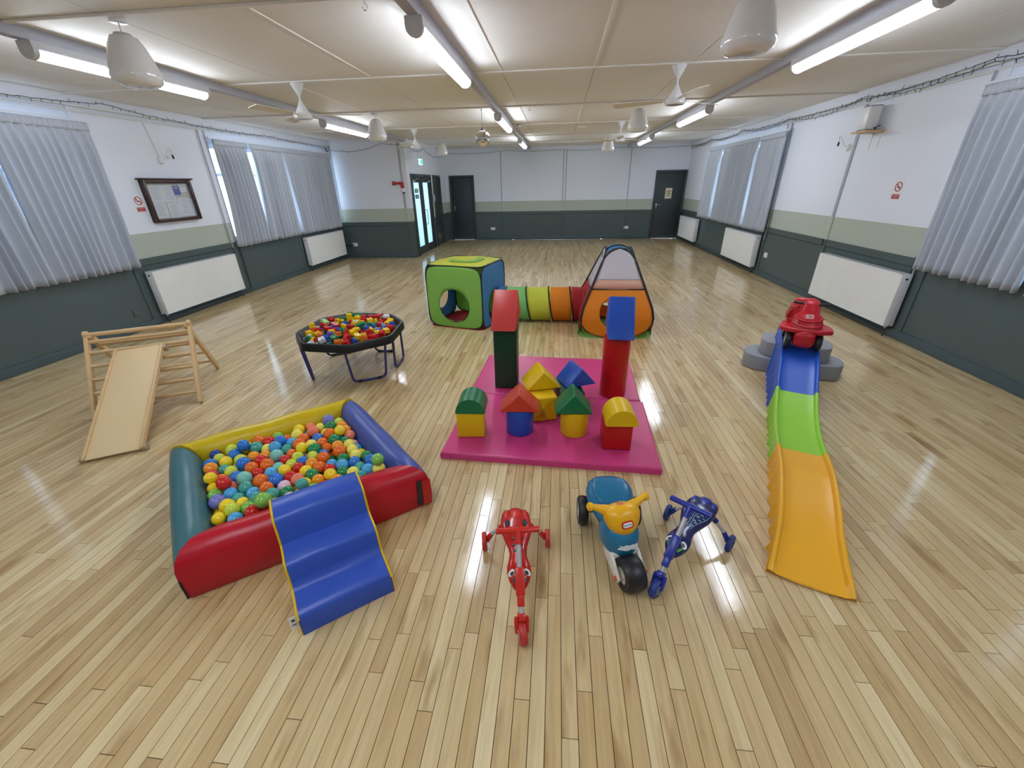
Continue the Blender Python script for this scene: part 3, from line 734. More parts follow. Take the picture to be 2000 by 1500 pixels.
socket((-5.30, YJ, .33), 'y', -1, .15, m_wplast, 'white double socket on the foyer wall next to the radiator')
socket((XL, 4.77, .24), 'x', 1, .09, m_dark, 'dark painted blank socket plate low on the left wall')
bm = NB(); tube(bm, [(0, 0, 0), (0, -.05, 0), (-.08, -.09, -.01), (-.16, -.06, -.03)], .011, 8); box(bm, (0, -.03, 0), (.05, .045, .05), bev=.006)
tag(obj('plug', bm, m_black, loc=(-5.35, YJ - .016, .33)), 'black plug with lead in the socket by the foyer corner', 'plug')
# notice on the back right door
dn = thing('door_notice', 'cream paper notice taped on the dark back door', 'notice', (3.455, YB + .019, 1.34))
bm = NB(); box(bm, (0, 0, 0), (.20, .0016, .30)); obj('sheet', bm, mat('cream_paper', (226, 214, 182), rough=.7, vary=.03), dn, smooth=False)
bm = NB()
for k in range(6): box(bm, (0, -.0012, .08 - k * .032), ((.14, .15, .12, .15, .10, .13)[k], .0008, .013))
obj('print_lines', bm, m_black, dn, smooth=False)
# exit sign
m_exit = mat('lit_exit_panel', (190, 240, 250), rough=.4, vary=0, emit=(120, 225, 245), estr=1.5); m_exg = mat('exit_green_print', (20, 140, 110), rough=.5, emit=(20, 150, 140), estr=.4)
ex = thing('exit_sign', 'small lit exit sign above the glazed foyer doors', 'sign', (XJ, 11.92, 2.26))
bm = NB(); box(bm, (.012, 0, 0), (.024, .34, .16), bev=.006); obj('sign_case', bm, m_wplast, ex)
bm = NB(); box(bm, (.026, 0, 0), (.006, .31, .135)); obj('lit_panel', bm, m_exit, ex, smooth=False)
bm = NB(); box(bm, (.030, .09, 0), (.003, .09, .11)); obj('door_symbol', bm, m_exg, ex, smooth=False)
bm = NB(); tube(bm, [(.031, -.02, .035), (.031, -.03, -.005), (.031, .005, -.05)], .009, 6); tube(bm, [(.031, -.03, -.005), (.031, -.065, -.045)], .009, 6); ball(bm, .013, T(.031, -.01, .05)); tube(bm, [(.031, .03, .02), (.031, -.05, .012)], .006, 6); obj('running_figure', bm, m_exg, ex)
conduit(w_fx, [(XJ + .008, 11.80, ZC - .04), (XJ + .008, 11.80, 2.34)], .006, 'sign_cable')
# alarm on the foyer wall
al = thing('fire_alarm', 'red alarm sounder with call point on the foyer wall', 'alarm', (-3.80, YJ, 1.72))
m_alred = plastic('alarm_red', (178, 30, 34), .35)
bm = NB(); lathe(bm, [(0, 0), (.03, 0), (.03, .03), (.022, .06), (.035, .16), (.05, .2), (.045, .2), (.0, .12)], T(-.03, -.04, .04) @ RY(-PI / 2), 20); obj('horn', bm, m_alred, al)
bm = NB(); box(bm, (.0, -.03, .0), (.07, .06, .13), bev=.008); obj('sounder_body', bm, m_alred, al)
bm = NB(); box(bm, (.01, -.025, -.12), (.06, .05, .09), bev=.006); obj('call_point', bm, m_wplast, al)
bm = NB(); box(bm, (.02, -.03, -.17), (.05, .045, .03), bev=.006); obj('cable_gland', bm, m_mahog, al)
conduit(w_fy, [(-3.80, YJ - .008, 2.64), (-3.77, YJ - .008, 1.85)], .006, 'alarm_cable'); conduit(w_fy, [(-3.76, YJ - .008, 1.5), (-3.74, YJ - .008, .9)], .006, 'alarm_cable')
conduit(w_fx, [(XJ + .012, 12.86, 1.95), (XJ + .012, 12.86, .84)], .018, 'door_trunking')
bm = NB(); box(bm, (.02, 0, 0), (.04, .09, .17), bev=.006); kp = thing('door_keypad', 'small grey and blue keypad on the trunking beside the glazed doors', 'keypad', (XJ + .028, 12.86, 1.36)); obj('keypad_case', bm, m_cap, kp)
bm = NB(); box(bm, (.041, 0, .03), (.004, .07, .05)); obj('keypad_screen', bm, m_sgn_b, kp, smooth=False)
# ---- fairy lights
m_wire = plastic('dark_green_wire', (34, 36, 40), .5)
def swag(name, pts_hooks, label, seed, drop, thickjit=.012):
    rr = random.Random(seed); pts = []
    for a, b in zip(pts_hooks, pts_hooks[1:]):
        a, b = Vector(a), Vector(b); n = max(4, int((b - a).length / .05)); d = drop * (b - a).length * rr.uniform(.6, 1.3)
        for k in range(n):
            t = k / n; p = a.lerp(b, t); p.z -= d * 4 * t * (1 - t); p.z += rr.uniform(-thickjit, thickjit) * .5; pts.append(p)
    pts.append(Vector(pts_hooks[-1]))
    o = thing(name, label, 'string light', pts_hooks[0], 0, 'dark fairy light strings along the walls'); c = Vector(pts_hooks[0])
    bm = NB(); tube(bm, [p - c for p in pts], .0032, 5); obj('wire', bm, m_wire, o)
    bm = NB()
    for k in range(1, len(pts) - 1, 2):
        p = pts[k] - c; d = Vector((rr.uniform(-.3, .3), rr.uniform(-.6, .6), rr.choice((-1, -1, .8)))).normalized() * rr.uniform(.025, .045)
        tube(bm, [p, p + d], [.0032, .0022], 5)
    b = obj('bulbs', bm, m_wire, o); b['kind'] = 'stuff'
lx, rx = XL + .055, XR - .055
swag('fairy_lights', [(lx, 2.5, 2.60), (lx, 4.6, 2.60), (lx, 5.4, 2.66), (lx, 6.6, 2.59), (lx, 8.6, 2.60), (lx, 9.9, 2.57), (lx, 10.7, 2.53)], 'dark string of fairy lights along the conduits over the left windows', 1, .012)
swag('fairy_lights', [(-5.5, YJ - .03, 2.52), (-4.2, YJ - .03, 2.62), (XJ + .03, YJ - .03, 2.60), (XJ + .03, 12.3, 2.60), (XJ + .03, 14.45, 2.60)], 'dark string of fairy lights hanging around the foyer walls', 2, .06, .004)
swag('fairy_lights', [(XJ + .05, YB - .03, 2.60), (-1.6, YB - .03, 2.64), (-.1, YB - .03, 2.62), (1.9, YB - .03, 2.64), (XR - .05, YB - .03, 2.63)], 'dark string of fairy lights swagged along the back wall top', 3, .03, .004)
for sd, jz in ((4, 0), (5, .025)):
    swag('fairy_lights', [(rx, 14.4, 2.60 + jz), (rx, 12.6, 2.62), (rx, 10.6, 2.64 - jz), (rx, 8.62, 2.60), (rx, 6.75, 2.62 - jz), (rx, 5.0, 2.61 + jz), (rx, 3.2, 2.62)],
         'upper dark string of fairy lights along the right wall conduits' if jz else 'lower dark string of fairy lights sagging along the right wall', sd, .035 if not jz else .02)
bm = NB()
for k in range(4): tube(bm, [(0, .01 * k, .05 - .02 * k), (.03, .02 * (k % 2), -.03), (.01, -.02, -.08 - .02 * k)], .009, 6)
tag(obj('cable_bundle', bm, m_black, loc=(XL + .03, 10.66, 2.50)), 'black knot of cable by the end of the far left curtain', 'cable')
# ================================================================== mats and soft blocks
V_pink = vinyl('pink_vinyl', (204, 62, 124)); V_yel = vinyl('yellow_vinyl', (226, 186, 14)); V_grn = vinyl('green_vinyl', (22, 112, 66)); V_dgrn = vinyl('dark_green_vinyl', (18, 66, 42))
V_blu = vinyl('blue_vinyl', (34, 78, 176)); V_red = vinyl('red_vinyl', (186, 22, 22)); V_ora = vinyl('orange_red_vinyl', (200, 62, 40)); V_coral = vinyl('coral_red_vinyl', (198, 62, 58))
MZ = .052
def soft_mat(cx, cy, W, D, rz, label):
    bm = NB(); rr = random.Random(int(cy * 100)); nx, ny = 44, 30
    wr = [(rr.uniform(-.6, .6), rr.uniform(-.4, .4), rr.uniform(0, PI), rr.uniform(.03, .06), rr.uniform(.001, .003)) for _ in range(9)]
    def top(u, v):
        x, y = (u - .5) * W, (v - .5) * D
        z = 0
        for a, b, t, s_, h in wr:
            q = (x - a) * math.cos(t) + (y - b) * math.sin(t); l = -(x - a) * math.sin(t) + (y - b) * math.cos(t)
            z += h * math.exp(-(q / s_) ** 2) * math.exp(-(l / .25) ** 2)
        ex = min(u, 1 - u) * W; ey = min(v, 1 - v) * D; e = min(ex, ey)
        r = .014
        if e < r: z -= r - math.sqrt(max(0, r * r - (r - e) ** 2))
        return Vector((x, y, MZ - .002 + z))
    def warp(t): return t if 0 < t < 1 else t
    us = [0, .003, .007, .012] + [.02 + .96 * k / nx for k in range(nx + 1)] + [.988, .993, .997, 1]
    vs_ = [0, .004, .01, .018] + [.03 + .94 * k / ny for k in range(ny + 1)] + [.982, .99, .996, 1]
    Vt = [[bm.verts.new(top(u, v)) for v in vs_] for u in us]
    for i in range(len(us) - 1):
        for j in range(len(vs_) - 1): bm.faces.new((Vt[i][j], Vt[i + 1][j], Vt[i + 1][j + 1], Vt[i][j + 1]))
    rim = [Vt[i][0] for i in range(len(us))] + [Vt[-1][j] for j in range(1, len(vs_))] + [Vt[i][-1] for i in range(len(us) - 2, -1, -1)] + [Vt[0][j] for j in range(len(vs_) - 2, 0, -1)]
    low = [bm.verts.new((v.co.x * .998, v.co.y * .998, .0)) for v in rim]; n = len(rim)
    for k in range(n): bm.faces.new((rim[k], rim[(k + 1) % n], low[(k + 1) % n], low[k]))
    bm.faces.new(low)
    return tag(obj('floor_mat', bm, V_pink, loc=(cx, cy, .0005), rot=(0, 0, rz), ang=50), label, 'mat', 'pink folding floor mats')
soft_mat(.0, 2.655, 1.475, .905, -.045, 'front pink vinyl floor mat under the small block houses')
soft_mat(.025, 3.555, 1.465, .885, -.045, 'rear pink vinyl floor mat under the two tall towers')
GB = 'soft play building blocks'
def tri_prism(w_, h, d, bev=.010):
    """triangle in XZ, extruded along Y, base centred on z=0"""
    bm = NB(); prism(bm, [(-w_ / 2, 0), (w_ / 2, 0), (0, h)], d, T(0, d / 2, 0) @ RX(PI / 2), bev=bev, seg=3); return bm
def half_cyl(w_, h, d):
    bm = NB(); prism(bm, [(w_ / 2 * math.cos(a), h * math.sin(a)) for a in [PI * k / 20 for k in range(21)]], d, T(0, d / 2, 0) @ RX(PI / 2)); return bm
def blk(bm, m, loc, rz, label, name='foam_block', rx=0):
    return tag(obj(name, bm, m, loc=loc, rot=(rx, 0, rz), ang=42), label, 'block', GB)
def cube(s=(.2, .2, .2), bev=.010):
    bm = NB(); box(bm, (0, 0, s[2] / 2), s, bev=bev, seg=3); return bm
def drum(r, h):
    bm = NB(); cyl(bm, r, h, seg=40, bev=.008); return bm
Z0 = MZ + .001
blk(cube((.2, .2, .57)), V_dgrn, (-.412, 3.335, Z0), .0, 'tall dark green square foam tower on the pink mat')
blk(tri_prism(.56, .28, .205), V_coral, (-.412, 3.40, Z0 + .571), PI / 2, 'large coral red foam roof prism on the green tower')
blk(drum(.108, .55), V_red, (.517, 3.20, Z0), 0, 'tall red foam cylinder standing on the pink mat')
blk(tri_prism(.48, .285, .205), V_blu, (.53, 3.255, Z0 + .551), PI / 2 - .07, 'large blue foam roof prism on the red cylinder')
blk(cube((.196, .19, .2)), V_yel, (-.583, 2.525, Z0), .10, 'yellow foam cube under the green half round')
blk(half_cyl(.21, .112, .2), V_grn, (-.575, 2.525, Z0 + .201), .05, 'green foam half cylinder on a yellow cube')
blk(drum(.1, .2), V_blu, (-.232, 2.562, Z0), 0, 'short blue foam cylinder under the orange red prism')
blk(tri_prism(.282, .145, .2), V_ora, (-.232, 2.565, Z0 + .201), .06, 'orange red foam prism on the blue cylinder')
blk(drum(.1, .195), V_yel, (.165, 2.572, Z0), 0, 'short yellow foam cylinder under the green prism')
blk(tri_prism(.27, .155, .2), V_grn, (.150, 2.570, Z0 + .196), .06, 'green foam prism on the yellow cylinder')
blk(cube((.19, .19, .2)), V_red, (.447, 2.445, Z0), .0, 'red foam cube under the yellow half round')
blk(half_cyl(.208, .118, .2), V_yel, (.460, 2.430, Z0 + .201), .05, 'yellow foam half cylinder on the red cube')
blk(cube((.19, .19, .2)), V_yel, (-.075, 2.79, Z0), .28, 'yellow foam cube in the middle under a yellow prism')
blk(tri_prism(.28, .15, .235), V_yel, (-.095, 2.935, Z0 + .206), .28, 'yellow foam prism leaning on the middle yellow cube', rx=.0)
blk(cube((.19, .30, .2)), V_dgrn, (.13, 2.93, Z0), .2, 'dark green foam cube behind the green roofed house')
blk(tri_prism(.26, .15, .22), V_blu, (.185, 3.00, Z0 + .206), .42, 'blue foam prism on the dark green cube behind', rx=0)
# ================================================================== ball pool
PC = [Vector((-1.638, 1.08)), Vector((-.690, 1.80)), Vector((-1.525, 2.635)), Vector((-2.415, 1.890))]   # outer corners at the floor
def inner(t):
    out = []
    for i in range(4):
        a, b, c = PC[i - 1], PC[i], PC[(i + 1) % 4]
        d1 = (b - a).normalized(); d2 = (c - b).normalized()
        n1 = Vector((-d1.y, d1.x)); n2 = Vector((-d2.y, d2.x))
        k = (n1 + n2); k = k / (1 + n1.dot(n2)); out.append(b + k * t)
    return out
PT = .165
prof = [(.012, 0), (.0, .02), (-.004, .10), (.0, .19), (.012, .232), (.04, .265), (.08, .278), (.115, .268), (.142, .24), (.158, .19), (.165, .10), (.165, 0)]
pool = thing('ball_pool', 'square soft ball pool with red, green, yellow and blue padded sides', 'ball pool', (PC[0].x, PC[0].y, 0))
O2 = PC[0]
V_pred = vinyl('wine_red_vinyl', (184, 18, 40)); V_teal = vinyl('teal_grey_vinyl', (60, 108, 116)); V_pyel = vinyl('mustard_yellow_vinyl', (206, 178, 10)); V_pblu = vinyl('slate_blue_vinyl', (66, 84, 160))
for i, (m, nm) in enumerate(((V_pred, 'front_wall'), (V_pblu, 'right_wall'), (V_pyel, 'rear_wall'), (V_teal, 'left_wall'))):
    bm = NB(); NS = 14; rg = []
    for s in range(NS + 1):
        f = s / NS; ring = []
        for (t, z) in prof:
            c = inner(t); a, b = c[i], c[(i + 1) % 4]
            d = (b - a).normalized(); nrm = Vector((-d.y, d.x))
            g = .0025; p = (a + d * g).lerp(b - d * g, f)
            p += nrm * (.006 * math.sin(f * PI)) * (1 if t > .08 else -1)
            edge = min(f, 1 - f) * NS
            zz = z * (1 - (.06 if i in (1, 3) else .02) * max(0, 1 - edge) ** 2) + (.004 * math.sin(f * 17 + i) if z > .2 else 0)
            ring.append(bm.verts.new((p.x - O2.x, p.y - O2.y, zz)))
        rg.append(ring)
    n = len(prof)
    for a, b in zip(rg, rg[1:]):
        for k in range(n): bm.faces.new((a[k], a[(k + 1) % n], b[(k + 1) % n], b[k]))
    bm.faces.new(rg[0]); bm.faces.new(list(reversed(rg[-1])))
    obj(nm, bm, m, pool, ang=50)
bm = NB(); ic = inner(.15); prism(bm, [(p.x - O2.x, p.y - O2.y) for p in ic], .02); obj('pool_base', bm, V_pblu, pool, smooth=False)
dR = (PC[1] - PC[0]).normalized(); nR = Vector((dR.y, -dR.x))
def corner_strip(i, off, nm, m, w_, h0, h1, lean=0):
    bm = NB(); p = PC[i] - O2 + off
    box(bm, (0, 0, (h0 + h1) / 2), (w_, .006, h1 - h0)); xf(bm, bm.verts[:], T(p.x, p.y, 0) @ RZ(math.atan2(dR.y, dR.x)) @ RY(lean))
    return obj(nm, bm, m, pool, smooth=False)
corner_strip(1, -dR * .075 + nR * .006, 'black_corner_strip', m_black, .030, .03, .20, .06)  # black strip standing for the open gap at the torn corner
corner_strip(1, -dR * .03 + nR * .007, 'corner_flap', V_red, .05, .02, .19, .03)
corner_strip(0, dR * .004 + nR * .004, 'black_corner_strip', m_black, .008, .02, .13)
# balls
cols = {'red': (206, 36, 30), 'orange': (232, 108, 26), 'amber': (240, 150, 28), 'yellow': (246, 212, 34), 'pale yellow': (240, 226, 96), 'lime': (200, 216, 70), 'light green': (128, 190, 84), 'green': (30, 132, 76),
        'teal': (70, 160, 146), 'aqua': (124, 196, 182), 'light blue': (78, 166, 218), 'blue': (44, 116, 204), 'navy': (36, 62, 152), 'salmon': (236, 128, 96), 'pale pink': (232, 190, 212), 'lilac': (120, 120, 196)}
wts = [9, 13, 8, 14, 6, 7, 6, 9, 6, 5, 9, 10, 3, 6, 3, 2]
inn = inner(.162); NBALL = 290
ed = [(inn[i], (inn[(i + 1) % 4] - inn[i]).normalized()) for i in range(4)]
rs = np.random.RandomState(5)
R_ = rs.choice([.033, .036, .038, .041], NBALL, p=[.25, .35, .25, .15]).astype(float)
P = np.zeros((NBALL, 3)); cen = sum(inn, Vector((0, 0))) / 4
for i in range(NBALL):
    a, b = rs.rand(), rs.rand()
    q = inn[0] * (1 - a) * (1 - b) + inn[1] * a * (1 - b) + inn[2] * a * b + inn[3] * (1 - a) * b
    P[i] = (q.x, q.y, .12 + .12 * rs.rand())
FL = .112
for it in range(260):
    P[:, 2] -= .0022
    D = P[:, None, :] - P[None, :, :]; d = np.sqrt((D ** 2).sum(-1)) + 1e-9
    ov = (R_[:, None] + R_[None, :]) - d; np.fill_diagonal(ov, 0); ov = np.clip(ov, 0, None)
    P += ((D / d[..., None]) * ov[..., None] * .36).sum(1)
    for p0_, dd in ed:
        nx, ny = -dd.y, dd.x
        dist = (P[:, 0] - p0_.x) * nx + (P[:, 1] - p0_.y) * ny - R_
        k = dist < 0
        P[k, 0] -= dist[k] * nx; P[k, 1] -= dist[k] * ny
    P[:, 2] = np.maximum(P[:, 2], FL + R_)
bmesh_cache = {}; bnames = []
for i in range(NBALL):
    cn = random.choices(list(cols), wts)[0]; key = (cn, R_[i])
    if key not in bmesh_cache:
        bm = NB(); ball(bm, R_[i], None, 18, 11)
        me = bpy.data.meshes.new('plastic_ball'); bm.to_mesh(me); bm.free(); me.shade_smooth()
        me.materials.append(mat('glossy_%s_ball' % cn.replace(' ', '_'), cols[cn], rough=.16, vary=.02, scale=8, sss=0))
        bmesh_cache[key] = me
    o = bpy.data.objects.new('plastic_ball', bmesh_cache[key]); COL.objects.link(o); o.location = P[i]
    bnames.append((cn, R_[i], o))
seen = {}
for i, (cn, r, o) in enumerate(bnames):
    dist = [((P[i, 0] - p0_.x) * -dd.y + (P[i, 1] - p0_.y) * dd.x) for p0_, dd in ed]
    wn = ('red front', 'blue right', 'yellow rear', 'teal left')
    cl = sorted(k for k in range(4) if dist[k] < .25)
    sz = 'small ' if r < .033 else 'large ' if r > .038 else ''
    zone = 'in the middle of the ball pool' if not cl else 'near the %s wall of the ball pool' % wn[cl[0]] if len(cl) == 1 else 'in the pool corner of %s and %s walls' % (wn[cl[0]].split()[0], wn[cl[1]].split()[0])
    lb = '%s%s plastic ball %s' % (sz, cn, zone)
    nb_ = sorted(range(NBALL), key=lambda j: ((P[j] - P[i]) ** 2).sum())[1:3]
    z2 = 'mid pool' if not cl else 'by the %s wall' % wn[cl[0]].split()[0] if len(cl) == 1 else 'in the %s-%s pool corner' % (wn[cl[0]].split()[0], wn[cl[1]].split()[0])
    lb2 = '%s%s ball touching %s and %s ones, %s' % (sz, cn, bnames[nb_[0]][0].replace(' ', '-'), bnames[nb_[1]][0].replace(' ', '-'), z2)
    seen.setdefault(lb, []).append((o, lb2))
for lb, os_ in seen.items():
    for o, lb2 in os_: tag(o, lb if len(os_) == 1 else lb2, 'ball', 'plastic balls in the ball pool')
V, F = [], []
for layer, zl in ((0, .0785),):
    for i in range(17):
        for j in range(17):
            a, b = (i + .5) / 17, (j + .5) / 17
            q = inn[0] * (1 - a) * (1 - b) + inn[1] * a * (1 - b) + inn[2] * a * b + inn[3] * (1 - a) * b
            q = cen + (q - cen) * .965
            k = len(V); r = .029
            pts = [(0, 0, r)] + [(r * math.sin(t) * math.cos(2 * PI * u / 8), r * math.sin(t) * math.sin(2 * PI * u / 8), r * math.cos(t)) for t in (PI / 4, PI / 2) for u in range(8)]
            V += [(q.x + x, q.y + y, zl + z) for x, y, z in pts]
            F += [(k, k + 1 + u, k + 1 + (u + 1) % 8) for u in range(8)] + [(k + 1 + u, k + 9 + u, k + 9 + (u + 1) % 8, k + 1 + (u + 1) % 8) for u in range(8)]
me = bpy.data.meshes.new('lower_balls'); me.from_pydata(V, [], F); me.shade_smooth(); me.materials.append(MATS['glossy_blue_ball'])
o = bpy.data.objects.new('lower_balls', me); COL.objects.link(o); tag(o, 'bottom layer of plastic balls under the others in the pool', 'balls', kind='stuff')
# ================================================================== foam steps against the pool
sd = Vector((-.719 + 1.014, 1.206 - .977)).normalized(); ang_s = math.atan2(sd.y, sd.x)
st = thing('foam_steps', 'blue vinyl foam steps leading up to the ball pool', 'foam steps', (-1.014, .977, 0), ang_s)
pf = [(0, 0), (.0, .095), (.012, .114), (.05, .120), (.12, .124), (.145, .136), (.158, .175), (.166, .232), (.182, .248), (.25, .252), (.285, .262), (.302, .310), (.312, .372), (.33, .390), (.40, .398), (.455, .397), (.472, .385), (.476, .36), (.460, .25), (.458, 0)]
bm = NB(); WS = .385
def stepv(k, u):
    y, z = pf[k]; return Vector((u * WS, y, z - (.002 * math.sin(u * 9 + k) if 3 < k < 15 else 0) + .004 * math.sin(u * PI)))
rows_ = [[bm.verts.new(stepv(k, u / 10)) for u in range(11)] for k in range(len(pf))]
for a, b in zip(rows_, rows_[1:]):
    for u in range(10): bm.faces.new((a[u], a[u + 1], b[u + 1], b[u]))
a, b = rows_[-1], rows_[0]
bm.faces.new([r[0] for r in rows_]); bm.faces.new([r[-1] for r in reversed(rows_)])
for u in range(10): bm.faces.new((a[u], a[u + 1], b[u + 1], b[u]))
obj('step_body', bm, vinyl('royal_blue_vinyl', (50, 84, 180)), st, ang=50)
for x in (-.002, WS + .002):
    bm = NB(); tube(bm, [(x, y, z) for y, z in pf[1:-1]], .005, 6); obj('yellow_side_piping', bm, V_yel, st)
for x in (-.004, WS + .004):
    bm = NB(); prism(bm, [(y, z * .992) for y, z in pf], .003, T(x - .0015, 0, 0) @ Matrix(((0, 0, 1, 0), (1, 0, 0, 0), (0, 1, 0, 0), (0, 0, 0, 1)))); obj('side_panel', bm, V_yel, st, smooth=False)
bm = NB(); box(bm, (-.022, .02, .075), (.03, .002, .07)); lt = obj('care_label', bm, m_paper, st, smooth=False)
bm = NB(); box(bm, (-.022, .0185, .09), (.012, .001, .012)); box(bm, (-.022, .0185, .065), (.018, .001, .005)); obj('label_print', bm, m_black, lt, smooth=False)
# ================================================================== wooden climbing frame and ramp
m_birch = mat('varnished_birch', (216, 182, 134), rough=.42, vary=.12, scale=5, stretch=(3, 3, 14)); m_ply = mat('birch_plywood', (224, 198, 152), rough=.40, vary=.06, scale=4)
Rf, Rb = Vector((-3.098, 2.865, 0)), Vector((-3.515, 3.625, 0)); wv = Vector((-.877, -.479, 0)); CW = .735
ap = (Rf + Rb) / 2 + Vector((0, 0, .60))
cf = thing('climbing_frame', 'wooden triangle climbing frame with round rungs', 'climbing frame', (Rf.x, Rf.y, 0)); OC = Vector((Rf.x, Rf.y, 0))
def beam(bm, a, b, w_, t, side):
    """board from a to b, width along side dir"""
    a, b = Vector(a), Vector(b); d = (b - a); L_ = d.length; d.normalize(); s_ = Vector(side).normalized(); s_ = (s_ - d * s_.dot(d)).normalized(); n_ = d.cross(s_)
    M = Matrix((s_, n_, d)).transposed().to_4x4(); M.translation = a
    vs = box(bm, (0, 0, L_ / 2), (w_, t, L_), bev=min(w_, t) * .22, seg=2); xf(bm, vs, M)
fdir = (Rb - Rf).normalized()
for k in (0, 1):
    o_ = wv * (CW * k)
    for foot in (Rf, Rb):
        a = foot + o_ + Vector((0, 0, .014)); b = ap + o_ + (Vector((0, 0, .0)) if foot is Rf else -wv.normalized() * (.026 if k else -.026))
        if foot is Rb: a = a + (b - (ap + o_))
        d = (b - a).normalized()
        bm = NB(); beam(bm, a - OC, b + d * .02 - OC, .030, .054, wv)
        obj('leg', bm, m_birch, cf)
    bm = NB(); cyl(bm, .032, .030, seg=20, bev=.005); M = Matrix.Translation(ap + o_ - OC + Vector((0, 0, .015))) @ wv.normalized().to_track_quat('Z', 'Y').to_matrix().to_4x4() @ T(0, 0, -.015)
    xf(bm, bm.verts[:], M); obj('leg_cap', bm, m_birch, cf)
def rung(p, r, k0=0, k1=CW):
    bm = NB(); tube(bm, [p + wv * k0 - OC, p + wv * k1 - OC], r, 12); obj('rung', bm, m_birch, cf)
rung(ap + Vector((0, 0, .012)), .019)
for t in (.15, .31, .47, .63, .79, .92):
    rung(Rf.lerp(ap, t) + Vector((0, 0, .006)), .0155)
for t in (.2, .42, .64, .84): rung(Rb.lerp(ap, t), .0155, .03, CW - .03)
rpA, rpB = Vector((-3.249, 1.988, .012)), Vector((-2.92, 2.134, .012)); up = Vector((-.497, .904, .452))
rm = thing('ramp_board', 'plain plywood ramp board hooked on the wooden climbing frame', 'ramp', (rpA.x, rpA.y, 0)); OR = Vector((rpA.x, rpA.y, 0))
xd = (rpB - rpA).normalized(); RWd = .352; ul = up.length; ud = up.normalized(); xd = (xd - ud * xd.dot(ud)).normalized(); nd = xd.cross(ud)
MR = Matrix((xd, ud, nd)).transposed().to_4x4(); MR.translation = rpA - OR
bm = NB(); box(bm, (RWd / 2, ul / 2, .006), (RWd - .03, ul, .012), MR, bev=.002); obj('slide_panel', bm, m_ply, rm)
for x in (.009, RWd - .009):
    bm = NB(); box(bm, (x, ul / 2, .004), (.018, ul, .045), MR, bev=.005); obj('side_rail', bm, m_birch, rm)
for x in (.0, RWd):
    for y in (.022, ul - .03):
        bm = NB(); box(bm, (x, y, -.002), (.038, .05, .04), MR, bev=.006); cyl(bm, .014, .04, MR @ T(x - .02, y, -.028) @ RY(PI / 2)); obj('hook_block', bm, mat('grey_beige_hook', (168, 148, 118), rough=.5), rm)
# ================================================================== tray table with bricks
TR = [(-2.221, 4.184), (-1.77, 4.171), (-1.540, 3.915), (-1.500, 3.440), (-1.80, 3.170), (-2.250, 3.200), (-2.475, 3.480), (-2.477, 3.963)]
tcx, tcy = sum(p[0] for p in TR) / 8, sum(p[1] for p in TR) / 8
tr = thing('play_tray', 'black octagonal play tray on bent blue tube legs', 'tray table', (tcx, tcy, 0))
def rnd_poly(pts, r, n=5):
    out = []; N_ = len(pts)
    for i in range(N_):
        a, b, c = Vector(pts[i - 1]), Vector(pts[i]), Vector(pts[(i + 1) % N_])
        p, q = b + (a - b).normalized() * r, b + (c - b).normalized() * r
        for k in range(n + 1):
            t = k / n; out.append((p * (1 - t) ** 2 + b * 2 * t * (1 - t) + q * t * t))
    return out
octo = rnd_poly([(x - tcx, y - tcy) for x, y in TR], .07)
ZT = .455
tp = [(1.0, ZT - .075), (1.012, ZT - .07), (1.0, ZT - .012), (.99, ZT), (.955, ZT), (.94, ZT - .006), (.90, ZT - .052), (.885, ZT - .058), (0, ZT - .058), (0, ZT - .066), (.88, ZT - .066), (.965, ZT - .02), (.985, ZT - .075)]
bm = NB(); rings = []
for s_, z in tp:
    rings.append([bm.verts.new((p.x * s_, p.y * s_, z)) for p in octo] if s_ > 0 else [bm.verts.new((0, 0, z))])
n = len(octo)
for a, b in list(zip(rings, rings[1:])) + [(rings[-1], rings[0])]:
    for k in range(n):
        l = (k + 1) % n
        if len(a) == 1 and len(b) == 1: continue
        if len(b) == 1: bm.faces.new((a[k], a[l], b[0]))
        elif len(a) == 1: bm.faces.new((a[0], b[l], b[k]))
        else: bm.faces.new((a[k], a[l], b[l], b[k]))
obj('tray', bm, mat('black_tray_plastic', (15, 15, 19), rough=.36, vary=.04), tr, ang=40)
m_leg = plastic('violet_blue_powder_coat', (52, 52, 122), .38)
def uleg(a0, a1, f0, f1):
    a0, a1, f0, f1 = [Vector((x - tcx, y - tcy, z)) for x, y, z in (a0, a1, f0, f1)]
    pts = [a0]
    for p, c, q in ((a0, f0, f1), (f0, f1, a1)):
        i_, o_ = c + (p - c).normalized() * .06, c + (q - c).normalized() * .06
        for k in range(6): t = k / 5; pts.append(i_ * (1 - t) ** 2 + c * 2 * t * (1 - t) + o_ * t * t)
    pts.append(a1)
    bm = NB(); tube(bm, pts, .0115, 10); lg = obj('leg', bm, m_leg, tr)
    for t in (.2, .8):
        c = f0.lerp(f1, t); d = (f1 - f0).normalized() * .02; bm = NB(); tube(bm, [c - d, c + d], .0138, 10); obj('rubber_grip', bm, m_black, lg)
zl = ZT - .068
uleg((-1.88, 3.25, zl), (-1.56, 3.42, zl), (-1.90, 3.345, .013), (-1.64, 3.50, .013))
uleg((-2.30, 3.26, zl), (-2.40, 3.42, zl), (-2.34, 3.385, .013), (-2.43, 3.52, .013))
uleg((-1.56, 3.60, zl), (-1.60, 3.92, zl), (-1.615, 3.70, .013), (-1.63, 3.985, .013))
uleg((-2.43, 3.85, zl), (-2.20, 4.10, zl), (-2.50, 3.98, .013), (-2.26, 4.13, .013))
uleg((-2.0, 4.12, zl), (-1.80, 4.12, zl), (-2.02, 4.16, .013), (-1.80, 4.17, .013))
